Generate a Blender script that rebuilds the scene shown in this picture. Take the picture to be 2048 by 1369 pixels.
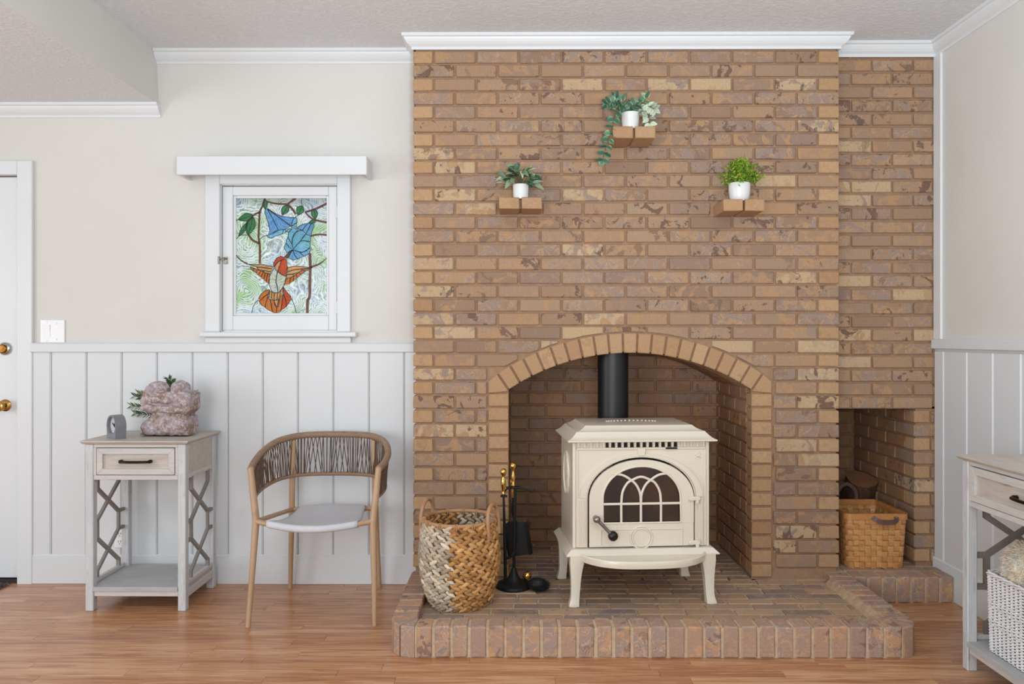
import bpy, bmesh, math, random
from mathutils import Vector, Matrix, noise

# ------------------------------------------------------------------ reset
for o in list(bpy.data.objects):
    bpy.data.objects.remove(o, do_unlink=True)
SC = bpy.context.scene
COL = SC.collection
random.seed(7)
R = math.radians

# ------------------------------------------------------------------ camera (level, eye height 1.23 m, 28 mm-ish lens)
F_PX, W_PX, H_PX, EYE = 1580.0, 2048.0, 1369.0, 1.23
YAW = math.atan(7 / 1580)
cam_d = bpy.data.cameras.new('camera')
cam = bpy.data.objects.new('camera', cam_d)
COL.objects.link(cam)
cam.location = (0, 0, EYE)
cam.rotation_euler = (R(90), 0, YAW)
cam_d.sensor_fit = 'HORIZONTAL'
cam_d.sensor_width = 36
cam_d.lens = F_PX / W_PX * 36
cam_d.shift_y = -(H_PX / 2 - 676) / W_PX
cam_d.clip_start = 0.05
SC.camera = cam

# ------------------------------------------------------------------ world, lights, exposure
wd = bpy.data.worlds.new('daylight')
SC.world = wd
wd.use_nodes = True
bg = wd.node_tree.nodes['Background']
bg.inputs[0].default_value = (0.90, 0.955, 1.0, 1)
bg.inputs[1].default_value = 0.9

def area(name, loc, target, sx, sy, power, col):
    d = bpy.data.lights.new(name, 'AREA')
    d.shape = 'RECTANGLE'; d.size = sx; d.size_y = sy
    d.energy = power; d.color = col
    o = bpy.data.objects.new(name, d)
    COL.objects.link(o)
    o.location = loc
    o.rotation_euler = (Vector(target) - Vector(loc)).to_track_quat('-Z', 'Y').to_euler()
    return o

# the big window of the room, left of and behind the photographer; a fill light added to brighten the ceiling, no lamp of the room; sun on the outside of the house
area('window_daylight', (-1.5, -1.6, 1.25), (1.7, 3.2, 0.4), 1.7, 1.5, 66, (0.95, 0.975, 1.0))
area('side_window_daylight', (-4.7, 0.9, 1.3), (2.0, 2.3, 0.8), 1.5, 1.6, 50, (0.92, 0.96, 1.0))
area('uplighter', (0.3, 0.1, 1.3), (0.5, 0.45, 2.75), 0.5, 0.5, 132, (0.79, 0.905, 1.0))
sd = bpy.data.lights.new('outdoor_sun', 'SUN'); sd.energy = 3.2; sd.angle = R(12)
so = bpy.data.objects.new('outdoor_sun', sd); COL.objects.link(so)
so.rotation_euler = Vector((-0.25, -1.0, -0.75)).to_track_quat('-Z', 'Y').to_euler()

SC.cycles.max_bounces = 6
SC.cycles.diffuse_bounces = 4
SC.cycles.glossy_bounces = 2
SC.cycles.transmission_bounces = 3
SC.cycles.transparent_max_bounces = 12

SC.view_settings.view_transform = 'Standard'
SC.view_settings.look = 'None'
SC.view_settings.exposure = -0.1
SC.view_settings.gamma = 1.0
SC.view_settings.use_curve_mapping = False

# ------------------------------------------------------------------ colour + materials
def lin(c):
    r = []
    for v in c:
        v = v / 255.0
        r.append(v / 12.92 if v <= 0.04045 else ((v + 0.055) / 1.055) ** 2.4)
    return (r[0], r[1], r[2], 1.0)

class NT:
    """tiny node-tree helper"""
    def __init__(s, name):
        s.m = bpy.data.materials.new(name)
        s.m.use_nodes = True
        s.t = s.m.node_tree
        s.b = s.t.nodes['Principled BSDF']
        s.out = s.t.nodes['Material Output']
    def n(s, typ, **kw):
        nd = s.t.nodes.new(typ)
        for k, v in kw.items():
            if k[0] == 'i' and k[1:].isdigit():
                nd.inputs[int(k[1:])].default_value = v
            else:
                setattr(nd, k, v)
        return nd
    def l(s, a, b):
        s.t.links.new(a, b)
    def coord(s, kind='Object', scale=None):
        tc = s.n('ShaderNodeTexCoord')
        o = tc.outputs[kind]
        if scale:
            mp = s.n('ShaderNodeMapping')
            mp.inputs['Scale'].default_value = scale
            s.l(o, mp.inputs['Vector']); o = mp.outputs[0]
        return o
    def noise(s, vec, scale, detail=3, rough=0.5, dist=0, w=None):
        nd = s.n('ShaderNodeTexNoise', noise_dimensions='4D' if w is not None else '3D')
        s.l(vec, nd.inputs['Vector'])
        if w is not None:
            s.l(w, nd.inputs['W'])
        nd.inputs['Scale'].default_value = scale
        nd.inputs['Detail'].default_value = detail
        nd.inputs['Roughness'].default_value = rough
        nd.inputs['Distortion'].default_value = dist
        return nd.outputs[0]
    def ramp(s, fac, stops, interp='LINEAR'):
        nd = s.n('ShaderNodeValToRGB')
        cr = nd.color_ramp
        cr.interpolation = interp
        while len(cr.elements) < len(stops):
            cr.elements.new(0.5)
        for e, (p, c) in zip(cr.elements, stops):
            e.position = p
            e.color = c if len(c) == 4 else lin(c)
        s.l(fac, nd.inputs[0])
        return nd.outputs[0]
    def mix(s, fac, a, b, blend='MIX'):
        nd = s.n('ShaderNodeMix', data_type='RGBA', blend_type=blend)
        for sock, v in ((nd.inputs[0], fac), (nd.inputs[6], a), (nd.inputs[7], b)):
            if hasattr(v, 'is_output'):
                s.l(v, sock)
            else:
                sock.default_value = v if not isinstance(v, tuple) or len(v) == 4 else lin(v)
        return nd.outputs[2]
    def math(s, op, a, b=None):
        nd = s.n('ShaderNodeMath', operation=op)
        for i, v in enumerate((a, b)):
            if v is None: continue
            if hasattr(v, 'is_output'): s.l(v, nd.inputs[i])
            else: nd.inputs[i].default_value = v
        return nd.outputs[0]
    def bump(s, h, strength=0.3, dist=0.01):
        nd = s.n('ShaderNodeBump')
        nd.inputs['Strength'].default_value = strength
        nd.inputs['Distance'].default_value = dist
        s.l(h, nd.inputs['Height'])
        s.l(nd.outputs[0], s.b.inputs['Normal'])
    def col(s, c):
        if hasattr(c, 'is_output'): s.l(c, s.b.inputs['Base Color'])
        else: s.b.inputs['Base Color'].default_value = c if len(c) == 4 else lin(c)
    def rnd(s):
        return s.n('ShaderNodeObjectInfo').outputs['Random']

def plain(name, c, rough=0.5, metal=0.0, var=0.06, vscale=8, bump=0, bscale=60, spec=0.5, coat=0):
    t = NT(name)
    co = t.coord()
    nz = t.noise(co, vscale, 4)
    d = tuple(max(0, v * (1 - var)) for v in c)
    e = tuple(min(255, v * (1 + var * 0.6)) for v in c)
    t.col(t.ramp(nz, [(0.3, d), (0.7, e)]))
    t.b.inputs['Roughness'].default_value = rough
    t.b.inputs['Metallic'].default_value = metal
    t.b.inputs['Specular IOR Level'].default_value = spec
    if coat:
        t.b.inputs['Coat Weight'].default_value = coat
        t.b.inputs['Coat Roughness'].default_value = 0.1
    if bump:
        t.bump(t.noise(co, bscale, 4), bump, 0.004)
    return t.m

def brick_mat(name, tones, patch_a, patch_b, dark, vein, amt=1.0, vein_amt=0.7, gloss=0.75):
    t = NT(name)
    co = t.coord()
    rnd = t.rnd()
    w = t.math('MULTIPLY', rnd, 91.7)
    base = t.ramp(rnd, tones, 'LINEAR')
    n1 = t.noise(co, 15, 3, 0.5, 1.2, w)
    m1 = t.ramp(n1, [(0.52, (0, 0, 0, 1)), (0.56, (1, 1, 1, 1))])
    w2 = t.math('ADD', w, 17.3)
    n2 = t.noise(co, 13, 3, 0.5, 1.6, w2)
    m2 = t.ramp(n2, [(0.53, (0, 0, 0, 1)), (0.58, (1, 1, 1, 1))])
    w3 = t.math('ADD', w, 41.9)
    n3 = t.noise(co, 14, 3, 0.6, 1.2, w3)
    m3 = t.ramp(n3, [(0.575, (0, 0, 0, 1)), (0.60, (1, 1, 1, 1))])
    frac = t.math('FRACT', t.math('MULTIPLY', rnd, 37.31))
    g1 = t.math('MULTIPLY', t.ramp(frac, [(0.15, (0, 0, 0, 1)), (0.6, (1, 1, 1, 1))]), amt)
    frac2 = t.math('FRACT', t.math('MULTIPLY', rnd, 71.77))
    g2 = t.math('MULTIPLY', t.ramp(frac2, [(0.3, (0, 0, 0, 1)), (0.65, (1, 1, 1, 1))]), amt)
    c = t.mix(t.math('MULTIPLY', m1, g1), base, patch_a)
    c = t.mix(t.math('MULTIPLY', m2, g2), c, patch_b)
    frac3 = t.math('FRACT', t.math('MULTIPLY', rnd, 131.1))
    g3 = t.math('MULTIPLY', t.ramp(frac3, [(0.45, (0, 0, 0, 1)), (0.7, (1, 1, 1, 1))]), amt)
    c = t.mix(t.math('MULTIPLY', m3, g3), c, dark)
    # pale veins along the patch borders
    v = t.ramp(n2, [(0.505, (0, 0, 0, 1)), (0.525, (1, 1, 1, 1)), (0.545, (0, 0, 0, 1))])
    c = t.mix(t.math('MULTIPLY', t.math('MULTIPLY', v, g2), vein_amt), c, vein)
    fine = t.noise(co, 120, 3, 0.7)
    c = t.mix(t.ramp(fine, [(0.35, (0.28, 0.28, 0.28, 1)), (0.6, (0, 0, 0, 1))]), c, t.mix(0.55, c, (70, 45, 28)))
    t.col(c)
    t.b.inputs['Roughness'].default_value = gloss
    t.b.inputs['Specular IOR Level'].default_value = 0.3
    t.bump(t.noise(co, 45, 5, 0.7), 0.35, 0.004)
    return t.m

def mortar_mat(name, a, b):
    t = NT(name)
    co = t.coord()
    t.col(t.ramp(t.noise(co, 30, 5, 0.7), [(0.3, a), (0.7, b)]))
    t.b.inputs['Roughness'].default_value = 0.9
    t.bump(t.noise(co, 180, 4, 0.7), 0.5, 0.004)
    return t.m

M = {}
M['brick'] = brick_mat('brick_face',
    [(0.0, (155, 127, 105)), (0.14, (166, 137, 111)), (0.28, (143, 116, 96)), (0.42, (168, 135, 106)), (0.56, (143, 119, 105)),
     (0.68, (172, 138, 108)), (0.80, (147, 119, 98)), (0.91, (170, 137, 106)), (0.92, (190, 162, 128)), (1.0, (185, 158, 123))],
    (175, 137, 101), (152, 131, 119), (110, 85, 72), (190, 168, 146), amt=0.9, vein_amt=0.5)
M['brick_header'] = brick_mat('brick_header',
    [(0.0, (175, 139, 102)), (0.35, (185, 150, 114)), (0.6, (179, 142, 106)), (0.85, (168, 129, 95)), (1.0, (193, 158, 119))],
    (181, 144, 106), (170, 139, 110), (151, 115, 85), (194, 162, 129), amt=0.35, vein_amt=0.3)
M['brick_hearth'] = brick_mat('brick_hearth',
    [(0.0, (167, 138, 121)), (0.3, (180, 144, 119)), (0.55, (157, 131, 123)), (0.8, (180, 146, 121)), (1.0, (165, 134, 119))],
    (196, 152, 112), (162, 142, 132), (134, 106, 94), (220, 199, 174), amt=0.85, vein_amt=0.5)
M['brick_floor'] = brick_mat('brick_floor',
    [(0.0, (174, 142, 114)), (0.3, (189, 157, 127)), (0.5, (142, 121, 110)), (0.7, (184, 153, 123)), (0.9, (134, 119, 117)), (1.0, (178, 148, 121))],
    (184, 148, 114), (159, 138, 123), (138, 114, 102), (197, 172, 144), amt=0.6, vein_amt=0.3, gloss=0.6)
M['brick_fire'] = brick_mat('brick_firebox',
    [(0.0, (160, 118, 86)), (0.35, (172, 128, 90)), (0.6, (150, 114, 90)), (0.85, (170, 126, 90)), (1.0, (156, 120, 96))],
    (180, 134, 92), (156, 130, 116), (122, 92, 74), (186, 160, 136), amt=0.8, vein_amt=0.35, gloss=0.55)
M['mortar'] = mortar_mat('mortar_brown', (150, 116, 90), (168, 134, 106))
M['mortar_pale'] = mortar_mat('mortar_pale', (184, 160, 130), (210, 188, 158))
M['wall'] = plain('beige_wall_paint', (215, 212, 206), 0.8, var=0.012, vscale=2, bump=0.08, bscale=220)
M['white'] = plain('white_trim_paint', (221, 223, 224), 0.42, var=0.008, vscale=3)
M['wainscot'] = plain('wainscot_paint', (216, 218, 219), 0.45, var=0.010, vscale=2, bump=0.03, bscale=90)
t = NT('ceiling_texture')
co = t.coord()
n1 = t.noise(co, 55, 5, 0.65)
t.col(t.ramp(n1, [(0.3, (216, 218, 220)), (0.7, (226, 228, 230))]))
t.b.inputs['Roughness'].default_value = 0.9
t.bump(t.ramp(n1, [(0.42, (0, 0, 0, 1)), (0.58, (1, 1, 1, 1))]), 0.35, 0.006)
M['ceiling'] = t.m

def plank_mat(name, local=True):
    t = NT(name)
    co = t.coord('Object', (1.0, 1.0, 1.0))
    rnd = t.rnd()
    w = t.math('MULTIPLY', rnd, 57.0)
    tone = t.ramp(rnd, [(0.0, (190, 134, 92)), (0.2, (204, 154, 112)), (0.4, (172, 114, 74)), (0.6, (198, 144, 102)), (0.8, (180, 122, 82)), (1.0, (210, 166, 124))])
    mp = t.n('ShaderNodeMapping'); mp.inputs['Scale'].default_value = (0.9, 13, 5)
    t.l(co, mp.inputs['Vector'])
    g = t.noise(mp.outputs[0], 3.2, 5, 0.6, 1.0, w)
    mp2 = t.n('ShaderNodeMapping'); mp2.inputs['Scale'].default_value = (3, 150, 20)
    t.l(co, mp2.inputs['Vector'])
    g2 = t.noise(mp2.outputs[0], 2.0, 3, 0.6, 0.2, w)
    c = t.mix(t.ramp(g, [(0.48, (0, 0, 0, 1)), (0.62, (0.75, 0.75, 0.75, 1))]), tone, (150, 98, 66))
    c = t.mix(t.ramp(g, [(0.36, (0.5, 0.5, 0.5, 1)), (0.46, (0, 0, 0, 1))]), c, (216, 176, 138))
    c = t.mix(t.ramp(g2, [(0.5, (0, 0, 0, 1)), (0.75, (0.35, 0.35, 0.35, 1))]), c, (140, 92, 64))
    t.col(c)
    t.b.inputs['Roughness'].default_value = 0.23
    t.b.inputs['Specular IOR Level'].default_value = 0.5
    t.bump(g2, 0.06, 0.002)
    return t.m
M['plank'] = plank_mat('oak_strip')

# ------------------------------------------------------------------ mesh helpers
class MB:
    def __init__(s):
        s.v = []; s.f = []; s.mi = []; s.cur = 0
    def add(s, vs, fs):
        k = len(s.v)
        s.v += [tuple(p) for p in vs]
        for f in fs:
            s.f.append(tuple(i + k for i in f)); s.mi.append(s.cur)
        return s
    def box(s, x0, x1, y0, y1, z0, z1):
        vs = [(x, y, z) for x in (x0, x1) for y in (y0, y1) for z in (z0, z1)]
        return s.add(vs, [(0, 1, 3, 2), (4, 6, 7, 5), (0, 4, 5, 1), (2, 3, 7, 6), (0, 2, 6, 4), (1, 5, 7, 3)])
    def bbox(s, x0, x1, y0, y1, z0, z1, b=0.003, rot=None, jit=0.0):
        """box with chamfered edges"""
        c = Vector(((x0 + x1) / 2, (y0 + y1) / 2, (z0 + z1) / 2))
        h = ((x1 - x0) / 2, (y1 - y0) / 2, (z1 - z0) / 2)
        b = min(b, min(h) * 0.49)
        vs = []; idx = {}
        for sx in (-1, 1):
            for sy in (-1, 1):
                for sz in (-1, 1):
                    for ax in range(3):
                        p = [sx * (h[0] - b), sy * (h[1] - b), sz * (h[2] - b)]
                        p[ax] = (sx, sy, sz)[ax] * h[ax]
                        q = Vector(p)
                        if jit:
                            q += Vector((random.uniform(-jit, jit), random.uniform(-jit, jit), random.uniform(-jit, jit)))
                        if rot: q = rot @ q
                        idx[(sx, sy, sz, ax)] = len(vs); vs.append(c + q)
        fs = []
        for ax in range(3):
            o = [a for a in range(3) if a != ax]
            for sg in (-1, 1):
                q = []
                for a, bb in ((-1, -1), (1, -1), (1, 1), (-1, 1)):
                    k = [0, 0, 0]; k[ax] = sg; k[o[0]] = a; k[o[1]] = bb
                    q.append(idx[(k[0], k[1], k[2], ax)])
                fs.append(tuple(q))
        for ax in range(3):          # edge chamfers along ax
            o = [a for a in range(3) if a != ax]
            for a in (-1, 1):
                for bb in (-1, 1):
                    def K(sg, face):
                        k = [0, 0, 0]; k[ax] = sg; k[o[0]] = a; k[o[1]] = bb
                        return idx[(k[0], k[1], k[2], face)]
                    fs.append((K(-1, o[0]), K(1, o[0]), K(1, o[1]), K(-1, o[1])))
        for sx in (-1, 1):
            for sy in (-1, 1):
                for sz in (-1, 1):
                    fs.append(tuple(idx[(sx, sy, sz, ax)] for ax in range(3)))
        return s.add(vs, fs)
    def prism(s, poly, y0, y1, axis='y', bev=0.0):
        """polygon given in two coordinates, extruded along axis; bev shrinks the first (y0) cap a little"""
        n = len(poly)
        def P(p, d):
            return {'y': (p[0], d, p[1]), 'z': (p[0], p[1], d), 'x': (d, p[0], p[1])}[axis]
        if bev:
            cx = sum(p[0] for p in poly) / n; cy = sum(p[1] for p in poly) / n
            def shr(p):
                dx, dy = p[0] - cx, p[1] - cy
                L = math.hypot(dx, dy) or 1
                k = max(0.0, (L - bev * 1.3) / L)
                return (cx + dx * k, cy + dy * k)
            sg = 1 if y1 > y0 else -1
            vs = [P(shr(p), y0) for p in poly] + [P(p, y0 + sg * bev) for p in poly] + [P(p, y1) for p in poly]
            fs = [tuple(range(n)), tuple(range(3 * n - 1, 2 * n - 1, -1))]
            for r in (0, n):
                fs += [(r + i, r + n + i, r + n + (i + 1) % n, r + (i + 1) % n) for i in range(n)]
            return s.add(vs, fs)
        vs = [P(p, y0) for p in poly] + [P(p, y1) for p in poly]
        fs = [tuple(range(n)), tuple(range(2 * n - 1, n - 1, -1))]
        fs += [(i, n + i, n + (i + 1) % n, (i + 1) % n) for i in range(n)]
        return s.add(vs, fs)
    def tube(s, pts, rad, seg=10, cap=True, closed=False, flat=1.0):
        pts = [Vector(p) for p in pts]
        n = len(pts)
        if not isinstance(rad, (list, tuple)): rad = [rad] * n
        vs = []; fs = []
        up = None
        for i, p in enumerate(pts):
            if closed: d = pts[(i + 1) % n] - pts[i - 1]
            else: d = pts[min(i + 1, n - 1)] - pts[max(i - 1, 0)]
            d.normalize()
            if up is None:
                a = Vector((0, 0, 1)) if abs(d.z) < 0.9 else Vector((1, 0, 0))
                up = (a - d * a.dot(d)).normalized()
            else:
                up = (up - d * up.dot(d)).normalized()
            sd = d.cross(up)
            for k in range(seg):
                an = 2 * math.pi * k / seg
                vs.append(p + (up * math.cos(an) * flat + sd * math.sin(an)) * rad[i])
        m = n if closed else n - 1
        for i in range(m):
            for k in range(seg):
                a = i * seg + k; b = i * seg + (k + 1) % seg
                c = ((i + 1) % n) * seg
                fs.append((a, b, c + (k + 1) % seg, c + k))
        if cap and not closed:
            fs.append(tuple(range(seg - 1, -1, -1)))
            fs.append(tuple((n - 1) * seg + k for k in range(seg)))
        return s.add(vs, fs)
    def lathe(s, prof, c=(0, 0, 0), seg=24, ax='z', cap=True, rot=None):
        vs = []; fs = []
        n = len(prof)
        for r, z in prof:
            for k in range(seg):
                a = 2 * math.pi * k / seg
                p = Vector((r * math.cos(a), r * math.sin(a), z))
                if ax == 'y': p = Vector((p.x, -p.z, p.y))
                if ax == 'x': p = Vector((p.z, p.x, p.y))
                if rot: p = rot @ p
                vs.append(p + Vector(c))
        for i in range(n - 1):
            for k in range(seg):
                fs.append((i * seg + k, i * seg + (k + 1) % seg, (i + 1) * seg + (k + 1) % seg, (i + 1) * seg + k))
        if cap:
            fs.append(tuple(range(seg - 1, -1, -1)))
            fs.append(tuple((n - 1) * seg + k for k in range(seg)))
        return s.add(vs, fs)
    def ball(s, c, r, seg=12, sc=(1, 1, 1), rot=None):
        n = seg // 2
        vs = [Vector((0, 0, 1))]; fs = []
        for i in range(1, n):
            a = math.pi * i / n
            for k in range(seg):
                b = 2 * math.pi * k / seg
                vs.append(Vector((math.sin(a) * math.cos(b), math.sin(a) * math.sin(b), math.cos(a))))
        vs.append(Vector((0, 0, -1)))
        L = len(vs) - 1
        for k in range(seg):
            fs.append((0, 1 + k, 1 + (k + 1) % seg))
            fs.append((L, L - seg + (k + 1) % seg, L - seg + k))
        for i in range(n - 2):
            for k in range(seg):
                a = 1 + i * seg
                fs.append((a + k, a + seg + k, a + seg + (k + 1) % seg, a + (k + 1) % seg))
        out = []
        for p in vs:
            p = Vector((p.x * r * sc[0], p.y * r * sc[1], p.z * r * sc[2]))
            if rot: p = rot @ p
            out.append(p + Vector(c))
        return s.add(out, fs)
    def mesh(s, name, mats, smooth=None):
        me = bpy.data.meshes.new(name)
        me.from_pydata(s.v, [], s.f)
        if not isinstance(mats, (list, tuple)): mats = [mats]
        for m in mats: me.materials.append(m)
        if len(mats) > 1:
            me.polygons.foreach_set('material_index', s.mi)
        bm = bmesh.new(); bm.from_mesh(me)
        bmesh.ops.recalc_face_normals(bm, faces=bm.faces)
        bm.to_mesh(me); bm.free()
        if smooth is not None:
            me.polygons.foreach_set('use_smooth', [True] * len(me.polygons))
            me.set_sharp_from_angle(angle=R(smooth))
        me.update()
        return me
    def obj(s, name, mats, parent=None, smooth=None, loc=None):
        return link(name, s.mesh(name, mats, smooth), parent, loc)

def link(name, me, parent=None, loc=None):
    o = bpy.data.objects.new(name, me)
    COL.objects.link(o)
    if parent is not None: o.parent = parent
    if loc is not None: o.location = loc
    return o

def tag(o, label=None, cat=None, group=None, kind=None):
    if label: o['label'] = label
    if cat: o['category'] = cat
    if group: o['group'] = group
    if kind: o['kind'] = kind
    return o

def thing(name, loc, label, cat, rz=0, group=None):
    o = bpy.data.objects.new(name, None)
    COL.objects.link(o)
    o.empty_display_size = 0.05
    o.location = loc
    o.rotation_euler = (0, 0, rz)
    return tag(o, label, cat, group)

def smoothpath(pts, k=8, closed=False):
    """Catmull-Rom through the points"""
    P = [Vector(p) for p in pts]
    n = len(P)
    out = []
    for i in range(n if closed else n - 1):
        a = P[(i - 1) % n] if closed or i > 0 else P[0] * 2 - P[1]
        b = P[i]; c = P[(i + 1) % n]
        d = P[(i + 2) % n] if closed or i + 2 < n else P[-1] * 2 - P[-2]
        for j in range(k):
            t = j / k
            out.append(0.5 * ((2 * b) + (c - a) * t + (2 * a - 5 * b + 4 * c - d) * t * t + (3 * b - a - 3 * c + d) * t ** 3))
    if not closed: out.append(P[-1])
    return out

_bc = {}
def brick(parent, x0, x1, y0, y1, z0, z1, mat='brick', bev=0.0035, jit=0.0009, name='brick', rz=0.0, push=0.0015):
    dx, dy, dz = x1 - x0, y1 - y0, z1 - z0
    key = (round(dx, 3), round(dy, 3), round(dz, 3), mat, random.randrange(3))
    me = _bc.get(key)
    if me is None:
        me = MB().bbox(-dx / 2, dx / 2, -dy / 2, dy / 2, -dz / 2, dz / 2, bev, jit=jit).mesh(name, M[mat])
        _bc[key] = me
    p = random.uniform(-push, push)
    o = link(name, me, parent, ((x0 + x1) / 2, (y0 + y1) / 2 + p, (z0 + z1) / 2))
    if rz: o.rotation_euler = (0, 0, rz)
    return o

# key planes of the room
Y_L, Y_C, Y_R = 3.95, 3.756, 3.865        # left wall, chimney breast, recess wall
CX0, CX1 = -0.487, 1.536                   # chimney breast
X_W = 2.052                                # right wall
Z_CE = 2.665
def px2x(px, Y): return (px - 1031) / 1580 * Y
def py2z(py, Y): return EYE - (py - 676) / 1580 * Y

# =================================================================== FLOOR
fl = MB()
fl.box(-5, 2.2, -0.4, 2.2, -0.12, 0)
fl.box(-5, 2.2, 2.2, 4.7, -0.12, -0.004)
floor = tag(fl.obj('floor', M['plank']), 'honey brown oak strip floor', 'floor', kind='structure')
rs = random.Random(3)
PW = 0.0572
yy = Y_L
row = 0
while yy > 2.2:
    x = -2.95 - rs.uniform(0, 0.9)
    while x < 2.05:
        L = rs.choice([0.45, 0.6, 0.8, 1.0, 1.25]) * rs.uniform(0.85, 1.1)
        x1 = min(x + L, 2.052)
        if x1 > -2.9 and x1 - x > 0.03:
            me = MB().bbox(-(x1 - x) / 2, (x1 - x) / 2, -PW / 2, PW / 2, -0.004, 0, 0.0006).mesh('plank', M['plank'])
            hidden = (x > -0.47 and x1 < 1.55 and yy < 9 and yy - PW > 3.05) 
            if not hidden:
                o = link('plank', me, floor, ((x + x1) / 2, yy - PW / 2, 0))
                o.scale = (0.9995, 0.994, 1)
        x = x1 + 0.0004
    yy -= PW
    row += 1

# =================================================================== CEILING + SOFFIT
tag(MB().box(-5, 2.2, -0.4, 4.1, Z_CE, Z_CE + 0.1).obj('ceiling', M['ceiling']), 'flat white textured ceiling', 'ceiling', kind='structure')
sf = MB()
sx = -1.787
sf.cur = 0
sf.add([(-5, -0.4, 2.398), (sx, -0.4, 2.398), (sx, 3.96, 2.398), (-5, 3.96, 2.398)], [(0, 1, 2, 3)])
sf.cur = 1
sf.add([(sx, -0.4, 2.398), (sx, 3.96, 2.398), (sx - 0.012, 3.96, Z_CE + .01), (sx - 0.012, -0.4, Z_CE + .01)], [(0, 1, 2, 3)])
sf.add([(-5, -0.4, 2.398), (sx, -0.4, 2.398), (sx - .012, -0.4, Z_CE + .01), (-5, -0.4, Z_CE + .01)], [(0, 1, 2, 3)])
tag(sf.obj('ceiling_soffit', [M['ceiling'], M['wall']]), 'lowered ceiling soffit with beige side above the door', 'ceiling', kind='structure')

# =================================================================== WALLS
WL, WR, WT, WB = -1.475, -0.889, 1.9965, 1.259      # window opening
DR, DT = -2.4875, 2.045                              # door opening right edge / head
wb = MB()
for b in ((-5, -3.38, 0, Z_CE), (-3.38, DR, DT, Z_CE), (DR, WL, 0, Z_CE), (WL, WR, 0, WB), (WL, WR, WT, Z_CE), (WR, CX0 + .02, 0, Z_CE)):
    wb.box(b[0], b[1], Y_L, Y_L + 0.15, b[2], b[3])
wb.box(-3.38, DR, Y_L + 0.06, Y_L + 0.15, 0, DT)
wall_back = tag(wb.obj('wall_back', M['wall']), 'beige wall with white board wainscot between door and chimney', 'wall', kind='structure')
wr = MB().box(X_W, X_W + 0.15, -0.4, 4.1, 0, Z_CE)
wall_right = tag(wr.obj('wall_right', M['wall']), 'beige side wall with white board wainscot beside the recess', 'wall', kind='structure')

def board_mesh(w, h, th=0.012, bev=0.006):
    """wainscot board: front edges chamfered (front faces -y)"""
    p = [(-w / 2, 0), (w / 2, 0), (w / 2, -(th - bev)), (w / 2 - bev, -th), (-w / 2 + bev, -th), (-w / 2, -(th - bev))]
    return MB().prism(p, 0, h, 'z').mesh('board', M['wainscot'])

gx = [px2x(p, Y_L) for p in (67, 102, 173.2, 244, 314.5, 385.5, 456.4, 526.5, 596.8, 667.5, 738.8, 809.4)] + [CX0 + .005]
gx[0] = px2x(62, Y_L)
RAIL0, RAIL1, BASE = 1.157, 1.2045, 0.147
for a, b in zip(gx, gx[1:]):
    link('board', board_mesh(b - a - 0.003, RAIL0 + .01 - BASE), wall_back, ((a + b) / 2, Y_L, BASE - .005))
gy = [3.862, 3.774, 3.579, 3.385, 3.197, 3.01, 2.82, 2.63, 2.44, 2.25, 2.06, 1.87, 1.68, 1.49]
for a, b in zip(gy, gy[1:]):
    o = link('board', board_mesh(a - b - 0.003, RAIL0 + .006 - 0.155), wall_right, (X_W, (a + b) / 2, 0.155))
    o.rotation_euler = (0, 0, R(-90))
def railprof(z0, z1, t):
    return [(0, z0), (t - .004, z0), (t, z0 + .004), (t, z1 - .006), (t - .006, z1), (0, z1)]
def runx(name, prof, x0, x1, y, m, label, cat):
    b = MB().prism([(y - p[0], p[1]) for p in prof], x0, x1, 'x')
    return tag(b.obj(name, m), label, cat, kind='structure')
runx('trim_1', railprof(RAIL0, RAIL1, 0.024), px2x(63, Y_L), CX0 + .004, Y_L, M['wainscot'], 'white chair rail under the stained glass window', 'trim')
b = MB().prism([(X_W - p[0], p[1]) for p in railprof(1.176, 1.222, 0.024)], 1.4, Y_R - .002, 'y')
tag(b.obj('trim_2', M['wainscot']), 'white chair rail on the side wall beside the recess', 'trim', kind='structure')
runx('baseboard_back', railprof(-.002, BASE, 0.016), px2x(62, Y_L), CX0 + .004, Y_L, M['wainscot'], 'tall white baseboard behind the side table and chair', 'baseboard')
b = MB().prism([(X_W - p[0], p[1]) for p in railprof(-.002, 0.165, 0.018)], 1.4, Y_R - .004, 'y')
tag(b.obj('baseboard_right', M['wainscot']), 'white baseboard on the side wall running past the small hearth', 'baseboard', kind='structure')
b = MB().bbox(X_W - .014, X_W, 3.797, Y_R - .001, 1.222, 2.602, .004)
tag(b.obj('trim_3', M['white']), 'upright white corner trim beside the brick recess', 'trim', kind='structure')

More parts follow.
